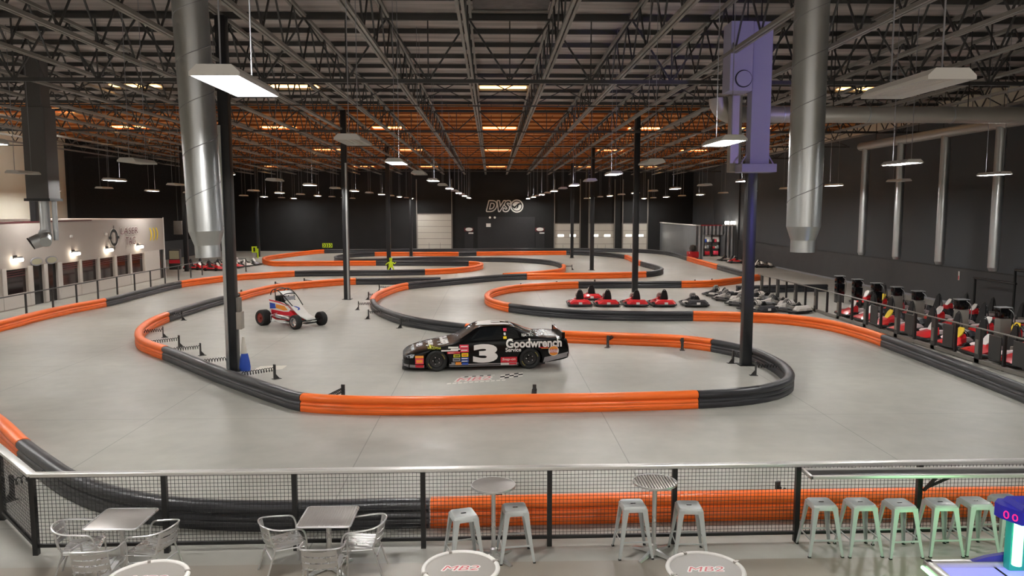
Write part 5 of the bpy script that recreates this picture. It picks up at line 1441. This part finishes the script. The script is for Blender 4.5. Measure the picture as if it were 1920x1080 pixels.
# dark karts on the booth side, behind the orange straight
n = 0
for r in range(2):
    for k in range(5):
        p = at(402+17*(k+.5*r), 507-2.35*(k+.5*r)); dv = (at(419, 504.65)-at(402, 507)).normalized(); nv = Vector((-dv.y, dv.x, 0))
        c = KR if k < 3-r else (KW if (k+r) % 2 else KB); p = p+nv*(2.0*r)
        kart(c, p.x, p.y, math.atan2(-nv.y, -nv.x)+.02*(k % 3-1), '%s kart past the booth railing, %s in the %s row of the cluster' % ('red' if c is KR else 'dark striped', ORD[k], 'front' if r == 0 else 'rear'), 'kart cluster past the booth railing'); n += 1
# karts by the workshop
for i, (px, py, c, lab) in enumerate(((1364, 489, KB, 'dark go-kart nearest the workshop doorway'), (1383, 493, KR, 'red and white go-kart standing between the workshop and the purple column'), (1418, 498, KW, 'white striped go-kart just past the purple column by the wall'), (1441, 499, KW, 'white striped go-kart last along the wall past the purple column'))):
    p = at(px, py); kart(c, min(p.x, 22.3), p.y-(1.3 if i == 3 else 0), 2.6 if i < 2 else 3.0, lab, 'karts by the workshop')
p = at(1302, 482); t = thing('tool_cart', 'red cart with a dark round top beside the corrugated workshop wall', 'cart', (19.05, 72.25, 0))
MB().rbox(-.6, .6, -.4, .4, .25, .95, .08).build('body', 'red', t)
for x in (-.4, .4):
    for yy in (-.3, .3): MB().cyl((x, yy-.04, .13), (x, yy+.04, .13), .13, 12).build('wheel', 'rubber', t); 
MB().box(-.5, .5, -.3, .3, .12, .26).build('chassis', 'blacksteel', t, 0)
MB().lathe([(.1, .94), (.34, 1.0), (.40, 1.3), (.3, 1.62), (.0, 1.7)], 20, cap=False).build('round_top', 'darksteel', t)
t.scale = (.85, .85, .85)
# ------------------------------------------------------------------ chargers between the pit rows
def charger(label, grey):
    t = thing('kart_charger', label, 'charger', (0, 0, 0), 0, 'kart chargers in the pit')
    MB().rbox(-.20, .20, -.17, .17, .04 if grey else .35, .98, .02).build('cabinet', 'greycab' if grey else 'screen', t)
    MB().rbox(-.19, .19, -.12, .20, 1.0, 1.36, .02).build('screen_box', 'screen', t)
    MB().box(-.22, .22, -.16, .22, 1.36, 1.39).build('top_cap', 'silverbox', t, 0)
    MB().box(-.10, .10, .0, .06, .95, 1.02).build('neck', 'blacksteel', t, 0)
    b = MB()
    for x in (-.17, .17): b.box(x-.02, x+.02, -.14, .14, 0, .36)
    b.build('stand', 'blacksteel', t, 0)
    MB().tube(catmull([(.1, -.13, 1.33), (.2, -.22, 1.2), (.26, -.2, .8), (.2, -.1, .35)], False, .06)[0], .014, 6).build('cable', 'silverbox', t)
    return t
c1 = charger('x', False); c2 = charger('x', True); s1 = s2 = False
for i, y in enumerate((22.2, 24.2, 26.2, 28.6, 31.6, 33.3, 35.1, 37.0, 38.9)):
    gr = i < 6; lab = '%s kart charging post between the pit rows, %s from the seats end' % ('grey' if gr else 'black', ORD[i])
    x = 17.92
    if gr and not s1: c2.location = (x, y, 0); c2['label'] = lab; s1 = True
    elif not gr and not s2: c1.location = (x, y, 0); c1['label'] = lab; s2 = True
    else: dup(c2 if gr else c1, (x, y, 0), 0, lab, 'kart chargers in the pit')
for i, y in enumerate((23.6, 26.4)):
    t = thing('console_cabinet', 'silver slant-top console cabinet at the charcoal wall, %s from the seats end' % ORD[i], 'console', (21.3, y-.4, 0), 0, 'silver consoles')
    MB().rbox(-.42, .42, -.35, .35, 0, .95, .03).build('cabinet', 'greycab', t)
    MB().prism([(-.36, .95), (.36, .95), (.36, 1.35), (.05, 1.42), (-.36, 1.12)], lambda u, v: Vector((-.42, u, v)), lambda u, v: Vector((.42, u, v))).build('slant_top', 'silverbox', t, 20)
    MB().box(-.25, .25, -.365, -.34, .98, 1.12).build('display', 'screen', t, 0)
# ------------------------------------------------------------------ pit fence
t = thing('pit_fence', 'dark post and rail fence with a low kick rail between the track and the pit', 'fence', (15.2, 0, 0))
MB().tube([(0, 19.6, 1.1), (0, 43.2, 1.1)], .028, 8).build('top_rail', 'greycab', t)
MB().box(-.05, .05, 19.6, 43, .02, .14).build('kick_rail', 'greycab', t, 0)
y = 19.65; k = 0
while y < 43.3:
    if k % 2 == 0:
        MB().box(-.04, .04, y-.04, y+.04, 0, 1.09).build('post', 'blacksteel', t, 0)
    else:
        MB().box(-.05, .05, y-.12, y+.12, 0, 1.10).build('panel_post', 'darksteel', t, 0)
        MB().box(-.07, -.05, y-.07, y+.07, .3, .75).build('junction_plate', 'greycab', t, 0)
    y += 1.21; k += 1
# hanging rubber flaps on the pit fence
for i, y in enumerate((20.2, 21.5, 22.6, 25.0, 27.4, 30.0)):
    o = tag(MB().rbox(15.24, 15.28, y-.28, y+.28, .25, .98, .008, 1).build('shade_panel', 'darksteel'), 'dark flat panel fixed inside the pit fence, %s from the seats end' % ORD[i], 'panel', 'dark panels on the pit fence')
# ------------------------------------------------------------------ lime child-shaped warning figure
p = at(733, 509)
t = thing('warning_figure', 'fluorescent lime child-shaped slow-down figure standing between the black barriers', 'warning figure', (p.x, p.y, 0), 0)
m = MB(); m.loft([[Vector((r*math.cos(a), .6*r*math.sin(a), z)) for a in [2*PI*k/12 for k in range(12)]] for z, r in ((.32, .17), (.5, .18), (.72, .15), (.80, .06))]); m.build('torso', 'lime', t)
MB().lathe([(.0, .78), (.08, .80), (.125, .90), (.10, 1.0), (0, 1.04)], 16, cap=False).build('head', 'lime', t)
MB().prism([(-.12, .98), (.12, .98), (.1, 1.06), (-.1, 1.06)], lambda u, v: Vector((u, -.1, v)), lambda u, v: Vector((u, .12, v))).build('cap', 'lime', t)
for s in (-1, 1):
    MB().tube([(s*.14, 0, .70), (s*.30, 0, .60), (s*.40, -.03, .72 if s > 0 else .5)], [.05, .045, .035], 8).build('arm', 'lime', t)
    MB().tube([(s*.09, 0, .38), (s*.18, 0, .2), (s*.24, 0, .02)], [.07, .06, .06], 8).build('leg', 'lime', t)
MB().lathe([(.3, 0), (.3, .02), (0, .02)], 16, cap=False).build('base_disc', 'blacksteel', t)
